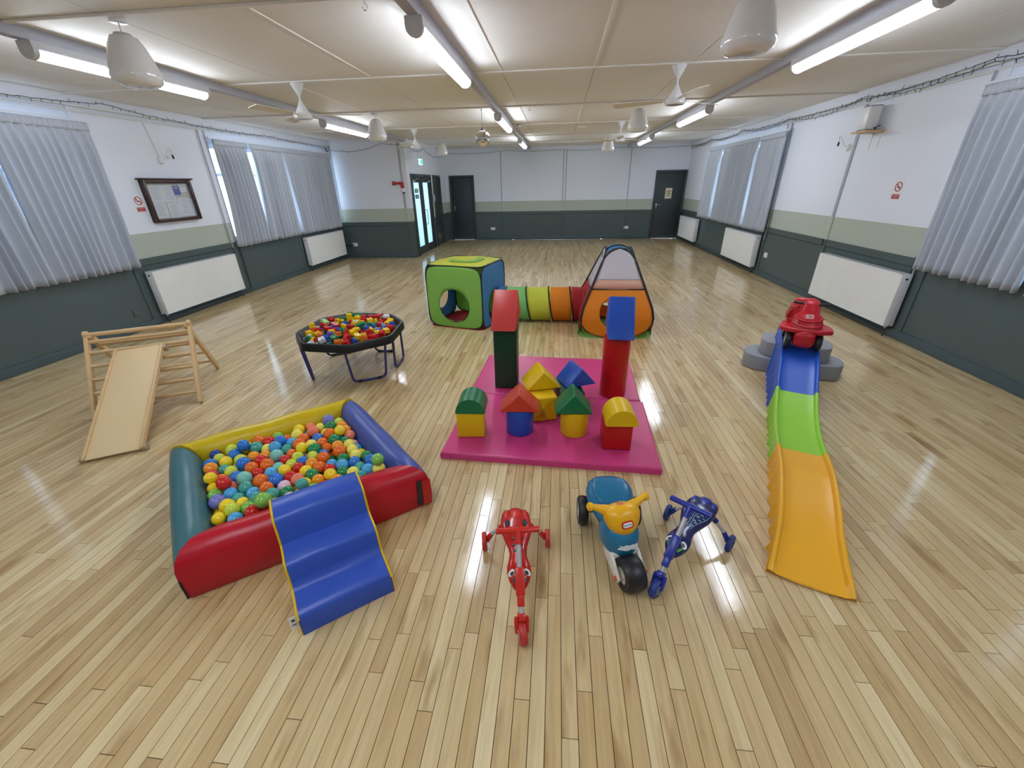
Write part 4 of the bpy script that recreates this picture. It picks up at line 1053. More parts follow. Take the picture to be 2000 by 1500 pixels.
bcol = {'yellow': (236, 196, 22), 'red': (196, 30, 34), 'blue': (40, 84, 178), 'green': (28, 128, 80), 'white': (228, 228, 226), 'light green': (150, 196, 110), 'orange': (226, 112, 34), 'violet': (106, 84, 160), 'light blue': (112, 160, 206)}
bw = [32, 24, 15, 13, 6, 3, 3, 3, 3]; bcache = {}
def brick(cn, nx, ny, hh, hollow=False):
    key = (cn, nx, ny, hh)
    if key not in bcache:
        bm = NB(); u = .027; box(bm, (0, 0, hh / 2), (nx * u - .001, ny * u - .001, hh), bev=.0012, seg=1)
        for i in range(nx):
            for j in range(ny): cyl(bm, .0085, .006, T((i - (nx - 1) / 2) * u, (j - (ny - 1) / 2) * u, hh), seg=8)
        bmesh.ops.recalc_face_normals(bm, faces=bm.faces[:])
        me = bpy.data.meshes.new('toy_brick'); bm.to_mesh(me); bm.free(); me.shade_smooth(); me.set_sharp_from_angle(angle=.6)
        me.materials.append(plastic('%s_brick_plastic' % cn.replace(' ', '_'), bcol[cn], .26)); bcache[key] = me
    return bcache[key]
ZB = ZT - .057; rb_ = random.Random(21); placed = []
def in_oct(x, y, s_=.83):
    n_ = len(TR)
    for i in range(n_):
        a, b = TR[i], TR[(i + 1) % n_]; ax, ay, bx, by = (a[0] - tcx) * s_, (a[1] - tcy) * s_, (b[0] - tcx) * s_, (b[1] - tcy) * s_
        if (bx - ax) * (y - ay) - (by - ay) * (x - ax) > 0: return False
    return True
brk = []
def put(cn, nx, ny, hh, x, y, z, rz, tilt=0, what=None):
    o = bpy.data.objects.new('toy_brick', brick(cn, nx, ny, hh)); COL.objects.link(o); o.location = (tcx + x, tcy + y, z); o.rotation_euler = (tilt, tilt * .6, rz)
    sz = {(2, 2): 'small square', (2, 3): 'medium', (2, 4): 'long', (1, 2): 'tiny', (4, 4): 'large flat', (6, 3): 'wide flat'}.get((nx, ny), 'block')
    brk.append((o, cn, sz, x, y, z, what))
# a built model at the far right, and small stacks
for (cn, nx, ny, hh, x, y, k, wt) in (('green', 6, 3, .026, .20, .30, 0, 'flat green base brick under the built model at the far tray corner'), ('red', 2, 2, .06, .15, .31, 1, 'tall red brick on the green base brick'), ('green', 1, 2, .04, .195, .30, 1, 'small green brick on the green base'), ('red', 2, 3, .036, .245, .31, 1, 'red brick on the right of the green base'), ('white', 2, 2, .026, .245, .30, 2, 'white brick on top of the built model')):
    put(cn, nx, ny, hh, x, y, ZB + (0, .027, .064)[k], -.03, 0, wt); placed.append((x, y, .05, .08))
for (x, y, cs) in ((-.14, .26, ('yellow', 'yellow', 'yellow')), (-.07, .30, ('yellow', 'yellow')), (-.36, -.08, ('yellow', 'orange', 'yellow')), (-.33, -.20, ('yellow', 'yellow')), (-.02, .33, ('red', 'red')), (-.22, .28, ('red', 'green')), (.10, .22, ('yellow', 'yellow')), (-.36, .10, ('green',)), (-.02, -.12, ('green', 'green')), (-.12, -.16, ('yellow', 'yellow')), (.06, .34, ('orange', 'red')), (.17, -.02, ('blue', 'blue'))):
    for k, cn in enumerate(cs): put(cn, 2, 2 if k else 3, .036, x, y, ZB + k * .0365, x * 7, 0, '%s toy brick, number of stack near the tray rim' % cn if False else None)
    placed.append((x, y, .045, .036 * len(cs)))
tries = 0; cnt = 0
while cnt < 135 and tries < 9000:
    tries += 1
    x, y = rb_.uniform(-.5, .5), rb_.uniform(-.5, .5)
    if not in_oct(x, y): continue
    if rb_.random() < .7 and (y > .12 and x < -.22): continue
    nx, ny = rb_.choice(((2, 2), (2, 2), (2, 4), (2, 3), (1, 2), (2, 2))); hh = rb_.choice((.026, .038, .038, .026))
    r = .0122 * (nx + ny) / 1.1 * .93
    near_ = [q for q in placed if (q[0] - x) ** 2 + (q[1] - y) ** 2 < (q[2] + r) ** 2 * .80]
    base_ = max([q[3] for q in near_], default=0)
    if base_ > .05: continue
    lvl = base_ + (.001 if base_ else 0)
    tilt = rb_.uniform(-.35, .35) if base_ else rb_.choice((0, 0, rb_.uniform(-.2, .2)))
    cn = rb_.choices(list(bcol), bw)[0]
    put(cn, nx, ny, hh, x, y, ZB + lvl + abs(tilt) * .018, rb_.uniform(0, PI), tilt); placed.append((x, y, r, lvl + hh + abs(tilt) * .01)); cnt += 1
bs = {}
for i, (o, cn, sz, x, y, z, what) in enumerate(brk):
    zone = ('back' if y > .2 else 'front' if y < -.2 else 'middle') + (' left' if x < -.18 else ' right' if x > .18 else '')
    zone = 'in the centre of the black tray' if zone == 'middle' else 'in the %s of the black tray' % zone
    lb = what or '%s %s toy brick %s' % (sz, cn, zone)
    nb_ = sorted(range(len(brk)), key=lambda j: (brk[j][3] - x) ** 2 + (brk[j][4] - y) ** 2 + (brk[j][5] - z) ** 2)[1:3]
    bs.setdefault(lb, []).append((o, '%s %s brick beside %s and %s ones, %s' % (sz, cn, brk[nb_[0]][1].replace(' ', '-'), brk[nb_[1]][1].replace(' ', '-'), zone.replace('in the ', '').replace('the ', ''))))
for lb, os_ in bs.items():
    for o, lb2 in os_: tag(o, lb if len(os_) == 1 else lb2, 'toy brick', 'toy bricks in the black play tray')
# ================================================================== pop-up tents and tunnel
C_lime = cloth('lime_nylon', (152, 208, 96), .35); C_blue = cloth('sky_blue_nylon', (84, 150, 204), .35); C_yel = cloth('yellow_nylon', (222, 226, 74), .35); C_red = cloth('red_nylon', (190, 36, 40), .3)
C_ora = cloth('orange_nylon', (242, 148, 24), .35); C_wht = cloth('white_mesh', (226, 220, 224), .4); C_pea = cloth('peach_mesh', (238, 190, 168), .4); C_mint = cloth('pale_green_nylon', (148, 218, 132), .35)
m_pipeb = mat('black_nylon_piping', (18, 18, 20), rough=.6)
def supe(a, b, e, n=64):
    out = []
    for k in range(n):
        t = 2 * PI * k / n; c, s_ = math.cos(t), math.sin(t)
        out.append((a * math.copysign(abs(c) ** (2 / e), c), b * math.copysign(abs(s_) ** (2 / e), s_)))
    return out
def panel(name, parent, outline, hole, m, M, bulge=.02, seed=0):
    """outline: closed (u,v) list; hole: (cu, cv, r) or None; M maps (u, bulge, v) to local"""
    rr = random.Random(seed); bm = NB(); n = len(outline); cu, cv = (hole[0], hole[1]) if hole else (sum(p[0] for p in outline) / n, sum(p[1] for p in outline) / n)
    oc = (sum(p[0] for p in outline) / n, sum(p[1] for p in outline) / n); ext = max(abs(p[0] - oc[0]) for p in outline)
    rg = []
    NR = 9
    for j in range(NR):
        f = j / (NR - 1); ring = []
        for k, (u, v) in enumerate(outline):
            a = math.atan2(v - cv, u - cu)
            if hole: hu, hv = cu + hole[2] * math.cos(a), cv + hole[2] * math.sin(a)
            else: hu, hv = cu + (u - cu) * .04, cv + (v - cv) * .04
            pu, pv = hu + (u - hu) * f, hv + (v - hv) * f
            q = min(1, math.hypot(pu - oc[0], pv - oc[1]) / (ext * 1.15))
            bz = bulge * (1 - q * q) + .004 * math.sin(9 * pu + seed) * math.sin(11 * pv + seed * 2) * (1 - f ** 4)
            ring.append(bm.verts.new((pu, -bz, pv)))
        rg.append(ring)
    for a, b in zip(rg, rg[1:]):
        for k in range(n): bm.faces.new((a[k], a[(k + 1) % n], b[(k + 1) % n], b[k]))
    if not hole: bm.faces.new(rg[0])
    MP = M if callable(M) else (lambda v_: M @ v_)
    for v_ in bm.verts: v_.co = MP(v_.co.copy())
    p = obj(name, bm, m, parent, ang=70, thick=.002)
    bm = NB(); tube(bm, [MP(Vector((u, 0, v))) for u, v in outline], .0085, 6, closed=True); obj('piping', bm, m_pipeb, p)
    if hole:
        bm = NB(); tube(bm, [MP(Vector((cu + hole[2] * math.cos(2 * PI * k / 40), -bulge * .75, cv + hole[2] * math.sin(2 * PI * k / 40)))) for k in range(40)], .0035, 6, closed=True); obj('hole_edging', bm, m_pipeb, p)
    return p
ct = thing('cube_tent', 'lime and blue pop-up cube play tent with round openings', 'play tent', (-1.185, 5.42, 0), -.27)
A, Hc, Dp = .395, .79, .37
sq = [(u, v + Hc / 2 + .004) for u, v in supe(A, Hc / 2, 6.5)]
panel('front_panel', ct, sq, (.0, .30, .215), C_lime, T(0, -Dp, 0), .025, 1)
panel('rear_panel', ct, sq, (.05, .36, .19), C_lime, T(0, Dp, 0) @ RZ(PI), .025, 2)
sq2 = [(u, v + Hc / 2 + .004) for u, v in supe(Dp, Hc / 2, 6.5)]
panel('right_panel', ct, sq2, (0, .25, .215), C_blue, T(A, 0, 0) @ RZ(PI / 2), .02, 3)
panel('left_panel', ct, sq2, (0, .33, .19), C_blue, T(-A, 0, 0) @ RZ(-PI / 2), .02, 4)
tq = supe(A, Dp, 8)
panel('roof_panel', ct, tq, None, C_yel, T(0, 0, Hc + .004) @ RX(-PI / 2), .035, 5)
bm = NB(); prism(bm, [(u * .52 + .04, v * .52 - .03) for u, v in supe(A, Dp, 4)], .002, T(0, 0, Hc + .034)); obj('roof_patch', bm, C_lime, ct, smooth=False)
bm = NB(); prism(bm, [(u * 1.02, v * 1.06) for u, v in supe(A, Dp, 8)], .003, T(0, 0, .001)); obj('ground_sheet', bm, C_red, ct, smooth=False)
tt = thing('tower_tent', 'tall orange and white pop-up tower tent with red side', 'play tent', (.735, 5.17, 0), 0)
HT = 1.0
def wfun(t):
    P_ = ((0, 0), (.012, .16), (.04, .27), (.09, .36), (.16, .412), (.24, .425), (.35, .405), (.5, .345), (.62, .295), (.74, .245), (.84, .205), (.90, .172), (.95, .125), (.98, .075), (1.0, 0))
    for (a, x), (b, y) in zip(P_, P_[1:]):
        if a <= t <= b: return x + (y - x) * (t - a) / (b - a)
    return 0
ts = [0, .006, .012, .025, .04, .065, .09, .125, .16, .2, .24, .3, .35, .42, .5, .56, .62, .68, .74, .79, .84, .87, .90, .93, .95, .97, .985, 1.0]
b0, slope = .40, math.atan2(.32, HT)
SL = HT
def dfun(t):
    P_ = ((0, .405), (.24, .415), (.35, .395), (.5, .335), (.62, .285), (.74, .235), (.84, .195), (.92, .165), (1.0, .14))
    t = max(0, min(1, t))
    for (a, x), (b, y) in zip(P_, P_[1:]):
        if a <= t <= b: return x + (y - x) * (t - a) / (b - a)
def tower_face(nm, ang_, lower, upper, hole, seed):
    RA = RZ(ang_)
    def M(v_): return RA @ Vector((v_.x, -dfun(v_.z / SL) + v_.y, .006 + v_.z))
    lo = [t for t in ts if t <= .56] ; tb = .56
    out = [(wfun(t), t * SL) for t in lo] + [(-wfun(t), t * SL) for t in reversed(lo) if t > 0]
    p = panel(nm, tt, out, hole, lower, M, .02, seed)
    for t0, t1, mm, n_ in ((.56, .66, C_pea if upper is C_wht and lower is C_ora else upper, 'mesh_band'), (.66, 1.0, upper, 'upper_panel')):
        q = [t for t in ts if t0 < t < t1] ; q = [t0] + q + [t1]
        bm = NB(); grid(bm, len(q), 7, lambda u, v: Vector((wfun(q[int(round(u * (len(q) - 1)))]) * (2 * v - 1), -.008 * (1 - (2 * v - 1) ** 2), q[int(round(u * (len(q) - 1)))] * SL)))
        bmesh.ops.remove_doubles(bm, verts=bm.verts[:], dist=1e-5)
        for v_ in bm.verts: v_.co = M(v_.co.copy())
        obj(n_, bm, mm, p, ang=70, thick=.002)
    out = [(wfun(t), t * SL) for t in ts] + [(-wfun(t), t * SL) for t in reversed(ts[1:-1])]
    bm = NB(); tube(bm, [M(Vector((u, -.004, v))) for u, v in out], .0085, 6, closed=True); obj('outline_piping', bm, m_pipeb, tt)
tower_face('front_panel', 0, C_ora, C_wht, (-.02, .30, .185), 1)
tower_face('right_panel', PI / 2, C_ora, C_wht, None, 2)
tower_face('rear_panel', PI, C_ora, C_wht, (0, .36, .2), 3)
tower_face('left_panel', -PI / 2, C_red, C_wht, (0, .26, .215), 4)
bm = NB(); grid(bm, 13, 5, lambda u, v: Vector((.185 * math.cos(PI * (1 - u)), (v - .5) * .28, .87 + .145 * math.sin(PI * u)))); obj('cap_band', bm, C_blue, tt, ang=70, thick=.002)
for y in (0.0,):
    bm = NB(); tube(bm, [(.187 * math.cos(PI * k / 14), y, .872 + .150 * math.sin(PI * k / 14)) for k in range(15)], .0085, 6); obj('cap_piping', bm, m_pipeb, tt)
bm = NB(); prism(bm, [(u, v) for u, v in supe(.44, .42, 7)], .003, T(0, 0, .001)); obj('ground_sheet', bm, C_lime, tt, smooth=False)
for s_ in (-1, 1):
    bm = NB(); prism(bm, [(0, 0), (.14, 0), (.02, .17)], .003, T(s_ * .445, -.30, .004) @ RZ(PI / 2 + (0 if s_ > 0 else 0)) @ RX(PI / 2)); obj('corner_flap', bm, C_lime, tt, smooth=False)
tn = thing('play_tunnel', 'striped pop-up tunnel joining the cube tent and tower tent', 'play tunnel', (-.75, 5.46, 0))
TRad = .225; xs = [0, .13, .40, .695, .975, 1.17]
for i, (m, nm) in enumerate(((C_blue, 'blue_section'), (C_mint, 'pale_green_section'), (C_yel, 'yellow_section'), (C_ora, 'orange_section'), (C_red, 'red_section'))):
    x0, x1 = xs[i], xs[i + 1]
    def tf(u, v, x0=x0, x1=x1, i=i):
        a = 2 * PI * u; r = TRad - .008 * math.sin(PI * v) + .002 * math.sin(7 * a + i)
        sl = -.035 * math.sin(a)
        return Vector((x0 + (x1 - x0) * v + sl * (1 if 0 < x0 + v < 1.16 else 0), r * math.cos(a), TRad + .006 + r * math.sin(a)))
    bm = NB(); grid(bm, 36, 7, tf, closed_u=True); p = obj(nm, bm, m, tn, ang=80, thick=.002)
    bm = NB(); tube(bm, [Vector((x1 - .035 * math.sin(a), (TRad + .003) * math.cos(a), TRad + .006 + (TRad + .001) * math.sin(a))) for a in [2 * PI * k / 36 for k in range(36)]], .009, 6, closed=True); obj('hoop', bm, m_pipeb, p)
# ================================================================== ride-on trikes
m_eye = plastic('eye_white_print', (236, 236, 236), .4); m_alu = mat('silver_grey_tube', (186, 186, 188), rough=.35, vary=.04, metal=.25)
def loft(bm, rings, seg=20, mi=0, e=2.6):
    """rings: (y, z, halfwidth, halfheight)"""
    R3 = []
    for y, z, w_, h in rings:
        R3.append([bm.verts.new((w_ * math.copysign(abs(math.cos(t)) ** (2 / e), math.cos(t)), y, z + h * math.copysign(abs(math.sin(t)) ** (2 / e), math.sin(t)))) for t in [2 * PI * k / seg for k in range(seg)]])
    for a, b in zip(R3, R3[1:]):
        for k in range(seg):
            f = bm.faces.new((a[k], a[(k + 1) % seg], b[(k + 1) % seg], b[k])); f.material_index = mi
    bm.faces.new(R3[0]).material_index = mi; bm.faces.new(list(reversed(R3[-1]))).material_index = mi
def wheel(name, parent, c, r, w_, mt, mh, axis_rot=0, hub=.5):
    M = T(*c) @ RZ(axis_rot) @ RY(PI / 2)
    bm = NB(); lathe(bm, [(r * hub, -w_ / 2), (r * .86, -w_ / 2), (r * .96, -w_ * .36), (r, -w_ * .12), (r, w_ * .12), (r * .96, w_ * .36), (r * .86, w_ / 2), (r * hub, w_ / 2), (r * hub, -w_ / 2)], M, 28)
    p = obj(name, bm, mt, parent)
    bm = NB(); lathe(bm, [(0, -w_ * .42), (r * .2, -w_ * .42), (r * .24, -w_ * .3), (r * (hub - .1), -w_ * .26), (r * (hub - .04), -w_ * .45), (r * (hub + .01), -w_ * .45), (r * (hub + .01), w_ * .45), (r * (hub - .04), w_ * .45), (r * (hub - .1), w_ * .26), (r * .24, w_ * .3), (r * .2, w_ * .42), (0, w_ * .42)], M, 24)
    obj('hub', bm, mh, p)
    return p
def disc(name, parent, m, c, rx, ry, nrm, h=.0015, spin=0):
    q = Vector(nrm).to_track_quat('Z', 'Y').to_matrix().to_4x4()
    bm = NB(); prism(bm, [(rx * math.cos(2 * PI * k / 20), ry * math.sin(2 * PI * k / 20)) for k in range(20)], h, T(*c) @ q @ RZ(spin)); return obj(name, bm, m, parent)
def trike(label, loc, rz, mb, mshell, mw, mgrip, kind, steer):
    t = thing('ride_on_trike', label, 'trike', loc, rz, 'folding insect ride-on trikes')
    rings = [(-.062, .175, .030, .012), (-.055, .182, .060, .020), (-.03, .190, .070, .026), (.01, .196, .074, .029), (.055, .198, .075, .030), (.10, .196, .070, .029), (.14, .193, .058, .027), (.18, .190, .044, .025), (.215, .189, .038, .025), (.25, .190, .043, .027), (.285, .190, .052, .029), (.315, .186, .053, .029), (.345, .178, .044, .026), (.37, .168, .028, .019), (.383, .162, .012, .010)]
    bm = NB(); loft(bm, rings, 22, e=2.3); body = obj('seat_shell', bm, mshell, t, ang=60)
    def top(x, y):
        for a, b in zip(rings, rings[1:]):
            if a[0] <= y <= b[0]:
                f = (y - a[0]) / (b[0] - a[0]); z, w_, h = [a[i] + (b[i] - a[i]) * f for i in (1, 2, 3)]
                return z + h * max(0, 1 - abs(x / w_) ** 2.3) ** (1 / 2.3)
        return .2
    def on(x, y, up=.001): return (x, y, top(x, y) + up)
    # raised tail shell
    bm = NB(); loft(bm, [(-.066, .190, .024, .012), (-.05, .200, .028, .016), (-.01, .212, .027, .014), (.03, .216, .022, .010), (.05, .216, .012, .004)], 14); obj('tail_ridge', bm, mb, body, ang=60)
    for s in (-1, 1):
        bm = NB(); loft(bm, [(-.056, .185, .010, .012), (-.03, .203, .013, .013), (.01, .212, .012, .009), (.03, .214, .006, .004)], 12); xf(bm, bm.verts[:], T(s * .047, 0, 0)); obj('tail_wing', bm, mb, body, ang=60)
    for s in (-1, 1):
        e = disc('eye', body, m_eye, on(s * .031, .326, -.004), .0115, .0175, (s * .55, .45, 1), .008)
        disc('pupil', e, m_black, on(s * .029, .330, -.001), .006, .0095, (s * .55, .45, 1), .0085)
    if kind == 'spots':
        for s in (-1, 1):
            for (x, y, a, b) in ((.040, .060, .017, .011), (.028, .105, .014, .014), (.018, .150, .006, .007), (.016, .185, .006, .006), (.014, .215, .007, .006)):
                disc('spot', body, m_black, on(s * x, y, -.005), a * 1.15, b * 1.15, (s * x * 9, 0, 1), .0075)
        for s in (-1, 1): disc('mouth_patch', body, m_black, on(s * .016, .352, -.001), .013, .016, (s * .4, .7, 1))
    else:
        m_lb = plastic('pale_blue_print', (150, 186, 206), .4); m_lg = plastic('lime_print', (110, 190, 70), .4)
        m_cell = plastic('deep_blue_cell_print', (60, 104, 140), .35)
        for s in (-1, 1):
            ol = [(.006, .205), (.004, .12), (.012, .065), (.04, .05), (.060, .075), (.056, .11), (.040, .145), (.026, .18), (.018, .215)]
            bm = NB(); tube(bm, [on(s * x, y, .0006) for x, y in ol], .0014, 5, closed=True); wg = obj('wing_outline', bm, m_lb, body)
            for i, (x, y) in enumerate(((.014, .19), (.022, .165), (.012, .155), (.032, .14), (.018, .125), (.043, .118), (.030, .105), (.016, .09), (.048, .092), (.032, .075), (.047, .068), (.020, .07))):
                disc('wing_cell', wg, m_cell, on(s * x, y, -.001), .0065, .008, (s * x * 5, 0, 1), .0022)
            disc('cheek_patch', body, m_lg, on(s * .03, .352, -.003), .016, .012, (s * .8, .8, .6))
    # steering column
    A, B = Vector((0, .470, .105)), Vector((0, .235, .355)); d = (B - A).normalized()
    bm = NB(); tube(bm, [A, B], .0115, 12); obj('steering_tube', bm, m_alu, t)
    q = d.to_track_quat('Z', 'X').to_matrix().to_4x4()
    bm = NB(); c = A.lerp(B, .42); box(bm, (0, 0, 0), (.042, .038, .110), T(*c) @ q, bev=.006); box(bm, (0, 0, -.072), (.030, .030, .045), T(*c) @ q, bev=.005); obj('head_block', bm, mb, t)
    bm = NB(); e_ = c - d * .045 + q.to_3x3() @ Vector((0, 0, 0)); fr = d.cross(Vector((1, 0, 0))).normalized()
    fr = fr if fr.y > 0 else -fr
    pt = [c - d * .05 + fr * .0185 + Vector((x, 0, 0)) + d * z for x, z in ((-.012, .010), (-.009, -.001), (0, -.005), (.009, -.001), (.012, .010))]
    tube(bm, pt, .0012, 5); obj('smile_mark', bm, m_alu, t)
    # handlebar turned with the wheel
    h = bpy.data.objects.new('steering', None)
    sq = Matrix.Rotation(steer, 4, d)
    bm = NB(); tube(bm, [B - d * .055, B + d * .004], .0155, 12); hx = sq @ Vector((1, 0, 0))
    tube(bm, [B - hx * .093 - Vector((0, .006, .004)), B - hx * .04, B, B + hx * .04, B + hx * .093 - Vector((0, .006, .004))], [.0135, .0125, .0145, .0125, .0135], 12); obj('handlebar', bm, mgrip, t)
    bm = NB()
    for s in (-1, 1):
        o_ = sq @ Vector((s * .021, 0, 0)); tube(bm, [A + d * .012 + o_ * .9, A + o_, Vector((0, .487, .052)) + o_], [.010, .011, .009], 8)
    box(bm, (0, 0, .012), (.052, .030, .028), T(*A) @ sq @ q, bev=.006); obj('fork', bm, mb, t)
    w_ = wheel('front_wheel', t, (0, .487, .0515), .051, .032, mw, mw, steer, .5)
    for s in (-1, 1):
        bm = NB(); tube(bm, [(.018 * math.cos(a) * 0 + s * .0165, .487 + .022 * math.cos(a), .0515 + .022 * math.sin(a)) for a in [2 * PI * k / 18 for k in range(18)]], .002, 5, closed=True, M=T(0, .487, 0) @ RZ(steer) @ T(0, -.487, 0)); obj('hub_ring', bm, m_alu, w_)
    for s in (-1, 1):
        bm = NB(); tube(bm, [(s * .050, .015, .172), (s * .080, .008, .145)], .014, 10); obj('axle_joint', bm, mb, t)
        bm = NB(); tube(bm, [(s * .122, .002, .100), (s * .150, 0, .054)], [.012, .014], 10); obj('wheel_bracket', bm, mb, t)
        bm = NB(); tube(bm, [(s * .070, .010, .155), (s * .135, .001, .085)], .009, 10); obj('axle_tube', bm, m_alu, t)
        wheel('rear_wheel', t, (s * .163, 0, .047), .0465, .024, mw, mw, s * .06, .45)
    return t
def heading(fx, fy, rx, ry): return math.atan2(fy - ry, fx - rx) - PI / 2
R_b = plastic('bright_red_plastic', (206, 40, 30), .3); R_s = plastic('red_shell_plastic', (188, 28, 26), .18); R_w = mat('soft_red_rubber', (194, 52, 46), rough=.45, vary=.05)
B_b = plastic('royal_blue_plastic', (34, 50, 150), .3); B_s = plastic('navy_shell_plastic', (24, 36, 92), .2); B_w = mat('soft_blue_rubber', (40, 60, 132), rough=.45, vary=.05)
trike('red ladybird ride-on trike with black spots', (-.165, 1.522, .0005), heading(-.095, 1.04, -.165, 1.522), R_b, R_s, R_w, R_b, 'spots', .15)
trike('blue insect ride-on trike with pale wing print', (.787, 1.687, .0005), heading(.499, 1.305, .787, 1.687), B_b, B_s, B_w, B_b, 'wings', -.10)
# ================================================================== ride-on motorbike
mk = thing('toy_motorbike', 'chunky blue and yellow ride-on toy motorbike', 'toy motorbike', (.322, 1.735, .0005), heading(.340, 1.336, .322, 1.735))
m_mb = plastic('petrol_blue_plastic', (30, 112, 152), .3); m_my = plastic('golden_yellow_plastic', (240, 178, 20), .32); m_tyre = mat('black_tyre_plastic', (30, 30, 33), rough=.42, vary=.08, scale=20)
bm = NB(); loft(bm, [(-.105, .205, .045, .020), (-.095, .202, .085, .042), (-.07, .195, .112, .056), (-.03, .188, .124, .062), (.02, .182, .122, .060), (.065, .172, .108, .054), (.105, .163, .088, .050), (.14, .160, .076, .052), (.175, .166, .070, .060), (.21, .175, .066, .066), (.24, .18, .055, .06)], 28, e=2.7); seat_ = obj('body', bm, m_mb, mk, ang=70)
bm = NB(); loft(bm, [(-.085, .238, .05, .008), (-.06, .246, .084, .012), (-.02, .243, .096, .012), (.03, .236, .094, .011), (.07, .222, .078, .010), (.10, .210, .055, .008)], 24, e=3); obj('saddle_pad', bm, m_mb, seat_, ang=70)
FRONT0 = set(bpy.data.objects)
bm = NB(); loft(bm, [(.185, .178, .05, .05), (.20, .183, .070, .072), (.225, .19, .080, .086), (.26, .197, .085, .094), (.295, .200, .084, .092), (.325, .198, .076, .082), (.350, .194, .058, .062), (.362, .192, .035, .04)], 28, e=2.7); bd = obj('front_fairing', bm, m_mb, mk, ang=70)
bm = NB(); loft(bm, [(-.055, .0, .03, .028), (-.045, 0, .056, .052), (-.02, 0, .078, .074), (.01, 0, .084, .082), (.035, 0, .080, .078), (.058, 0, .062, .060), (.07, 0, .035, .034)], 24, e=2.3)
for v_ in bm.verts:
    v_.co.x *= 1 + .20 * v_.co.z / .08
    if v_.co.z > 0: v_.co.z *= .80
xf(bm, bm.verts[:], T(0, .268, .302) @ RX(.42) @ S(1, 1, 1.05)); hd = obj('handlebar_head', bm, m_my, mk, ang=70)
for s in (-1, 1):
    bm = NB(); tube(bm, [(s * .050, .252, .325), (s * .080, .245, .342), (s * .110, .238, .352), (s * .128, .232, .357), (s * .132, .231, .357), (s * .148, .228, .358), (s * .154, .2275, .3585)], [.034, .023, .0155, .0145, .020, .020, .010], 14)
    obj('hand_grip', bm, m_my, hd)
fn_ = Vector((0, .62, .78)).normalized()
disc('button_recess', hd, plastic('amber_recess', (206, 128, 20), .4), (.006, .266, .358), .019, .026, fn_, .012)
disc('start_button', hd, plastic('orange_red_button', (226, 74, 24), .3), (.006, .273, .364), .012, .016, fn_, .0075)
def badge(nm, par, m, w_, h, r, M, d):
    pp = []
    for cx_, cy_, a0 in ((w_ / 2 - r, h / 2 - r, 0), (-w_ / 2 + r, h / 2 - r, PI / 2), (-w_ / 2 + r, -h / 2 + r, PI), (w_ / 2 - r, -h / 2 + r, 1.5 * PI)):
        pp += [(cx_ + r * math.cos(a0 + PI / 2 * k / 5), cy_ + r * math.sin(a0 + PI / 2 * k / 5)) for k in range(6)]
    bm = NB(); prism(bm, pp, d, M); return obj(nm, bm, m, par)
bn = Vector((.0, .90, .43)).normalized(); bx = Vector((-1, 0, 0)); bx = (bx - bn * bx.dot(bn)).normalized(); by = bn.cross(bx)
MB_ = Matrix((bx, by, bn)).transposed().to_4x4(); MB_.translation = Vector((.004, .3385, .318)); MB_ = MB_ @ RZ(.06)
lg_ = badge('logo_badge', hd, plastic('badge_red', (206, 38, 30), .35), .056, .034, .012, MB_, .004); badge('logo_face', lg_, m_eye, .045, .022, .010, MB_, .005)
text_mesh('logo_lettering', 'little tikes', .0105, plastic('badge_blue_print', (30, 40, 110), .4), lg_, MB_ @ T(0, 0, .0054), .0003)
fp = [(-.05, .002), (-.036, .010), (-.042, .020), (-.026, .014), (-.008, .018), (.008, .012), (.022, .016), (.036, .012), (.044, .016), (.050, .004), (.046, -.010), (.034, -.016), (.018, -.010), (.004, -.016), (-.012, -.014), (-.030, -.006)]
fn2 = Vector((0, 1, .10)).normalized(); q = Matrix((Vector((-1, 0, 0)), fn2.cross(Vector((-1, 0, 0))), fn2)).transposed().to_4x4(); q.translation = Vector((0, .358, .198))
bm = NB(); prism(bm, fp, .006, q); obj('worn_white_sticker', bm, m_eye, bd, smooth=False)
m_fork = plastic('off_white_plastic', (226, 222, 210), .35)
bm = NB()
for s in (-1, 1):
    prism(bm, [(.255, .150), (.345, .155), (.375, .125), (.405, .105), (.432, .088), (.430, .068), (.405, .062), (.360, .085), (.285, .100)], .014, Matrix(((0, 0, 1, s * .066 - .007), (1, 0, 0, 0), (0, 1, 0, 0), (0, 0, 0, 1))), bev=.003)
box(bm, (0, .31, .150), (.13, .09, .03), bev=.006); fk = obj('front_fork', bm, m_fork, mk)
for s in (-1, 1):
    bm = NB(); cyl(bm, .011, .008, T(s * .073, .413, .084) @ RY(s * PI / 2), bev=.002); obj('axle_cap', bm, MATS['orange_red_button'], fk)
wheel('front_wheel', mk, (0, .408, .085), .0845, .092, m_tyre, m_fork, 0, .48)
for s in (-1, 1): wheel('rear_wheel', mk, (s * .138, .0, .080), .0795, .052, m_tyre, m_fork, 0, .5)
bm = NB(); tube(bm, [(-.12, 0, .08), (.12, 0, .08)], .012, 10); loft(bm, [(-.05, .12, .07, .05), (.05, .12, .07, .05), (.16, .13, .05, .04)], 16); obj('rear_axle', bm, m_mb, mk)
FR = [o for o in bpy.data.objects if o not in FRONT0]
PVT = T(0, .27, 0) @ RZ(.29) @ T(0, -.27, 0)
for o in FR:
    if o.type == 'MESH' and not o.name.startswith('rear_') and not (o.parent and o.parent.name.startswith('rear_')): o.data.transform(PVT)
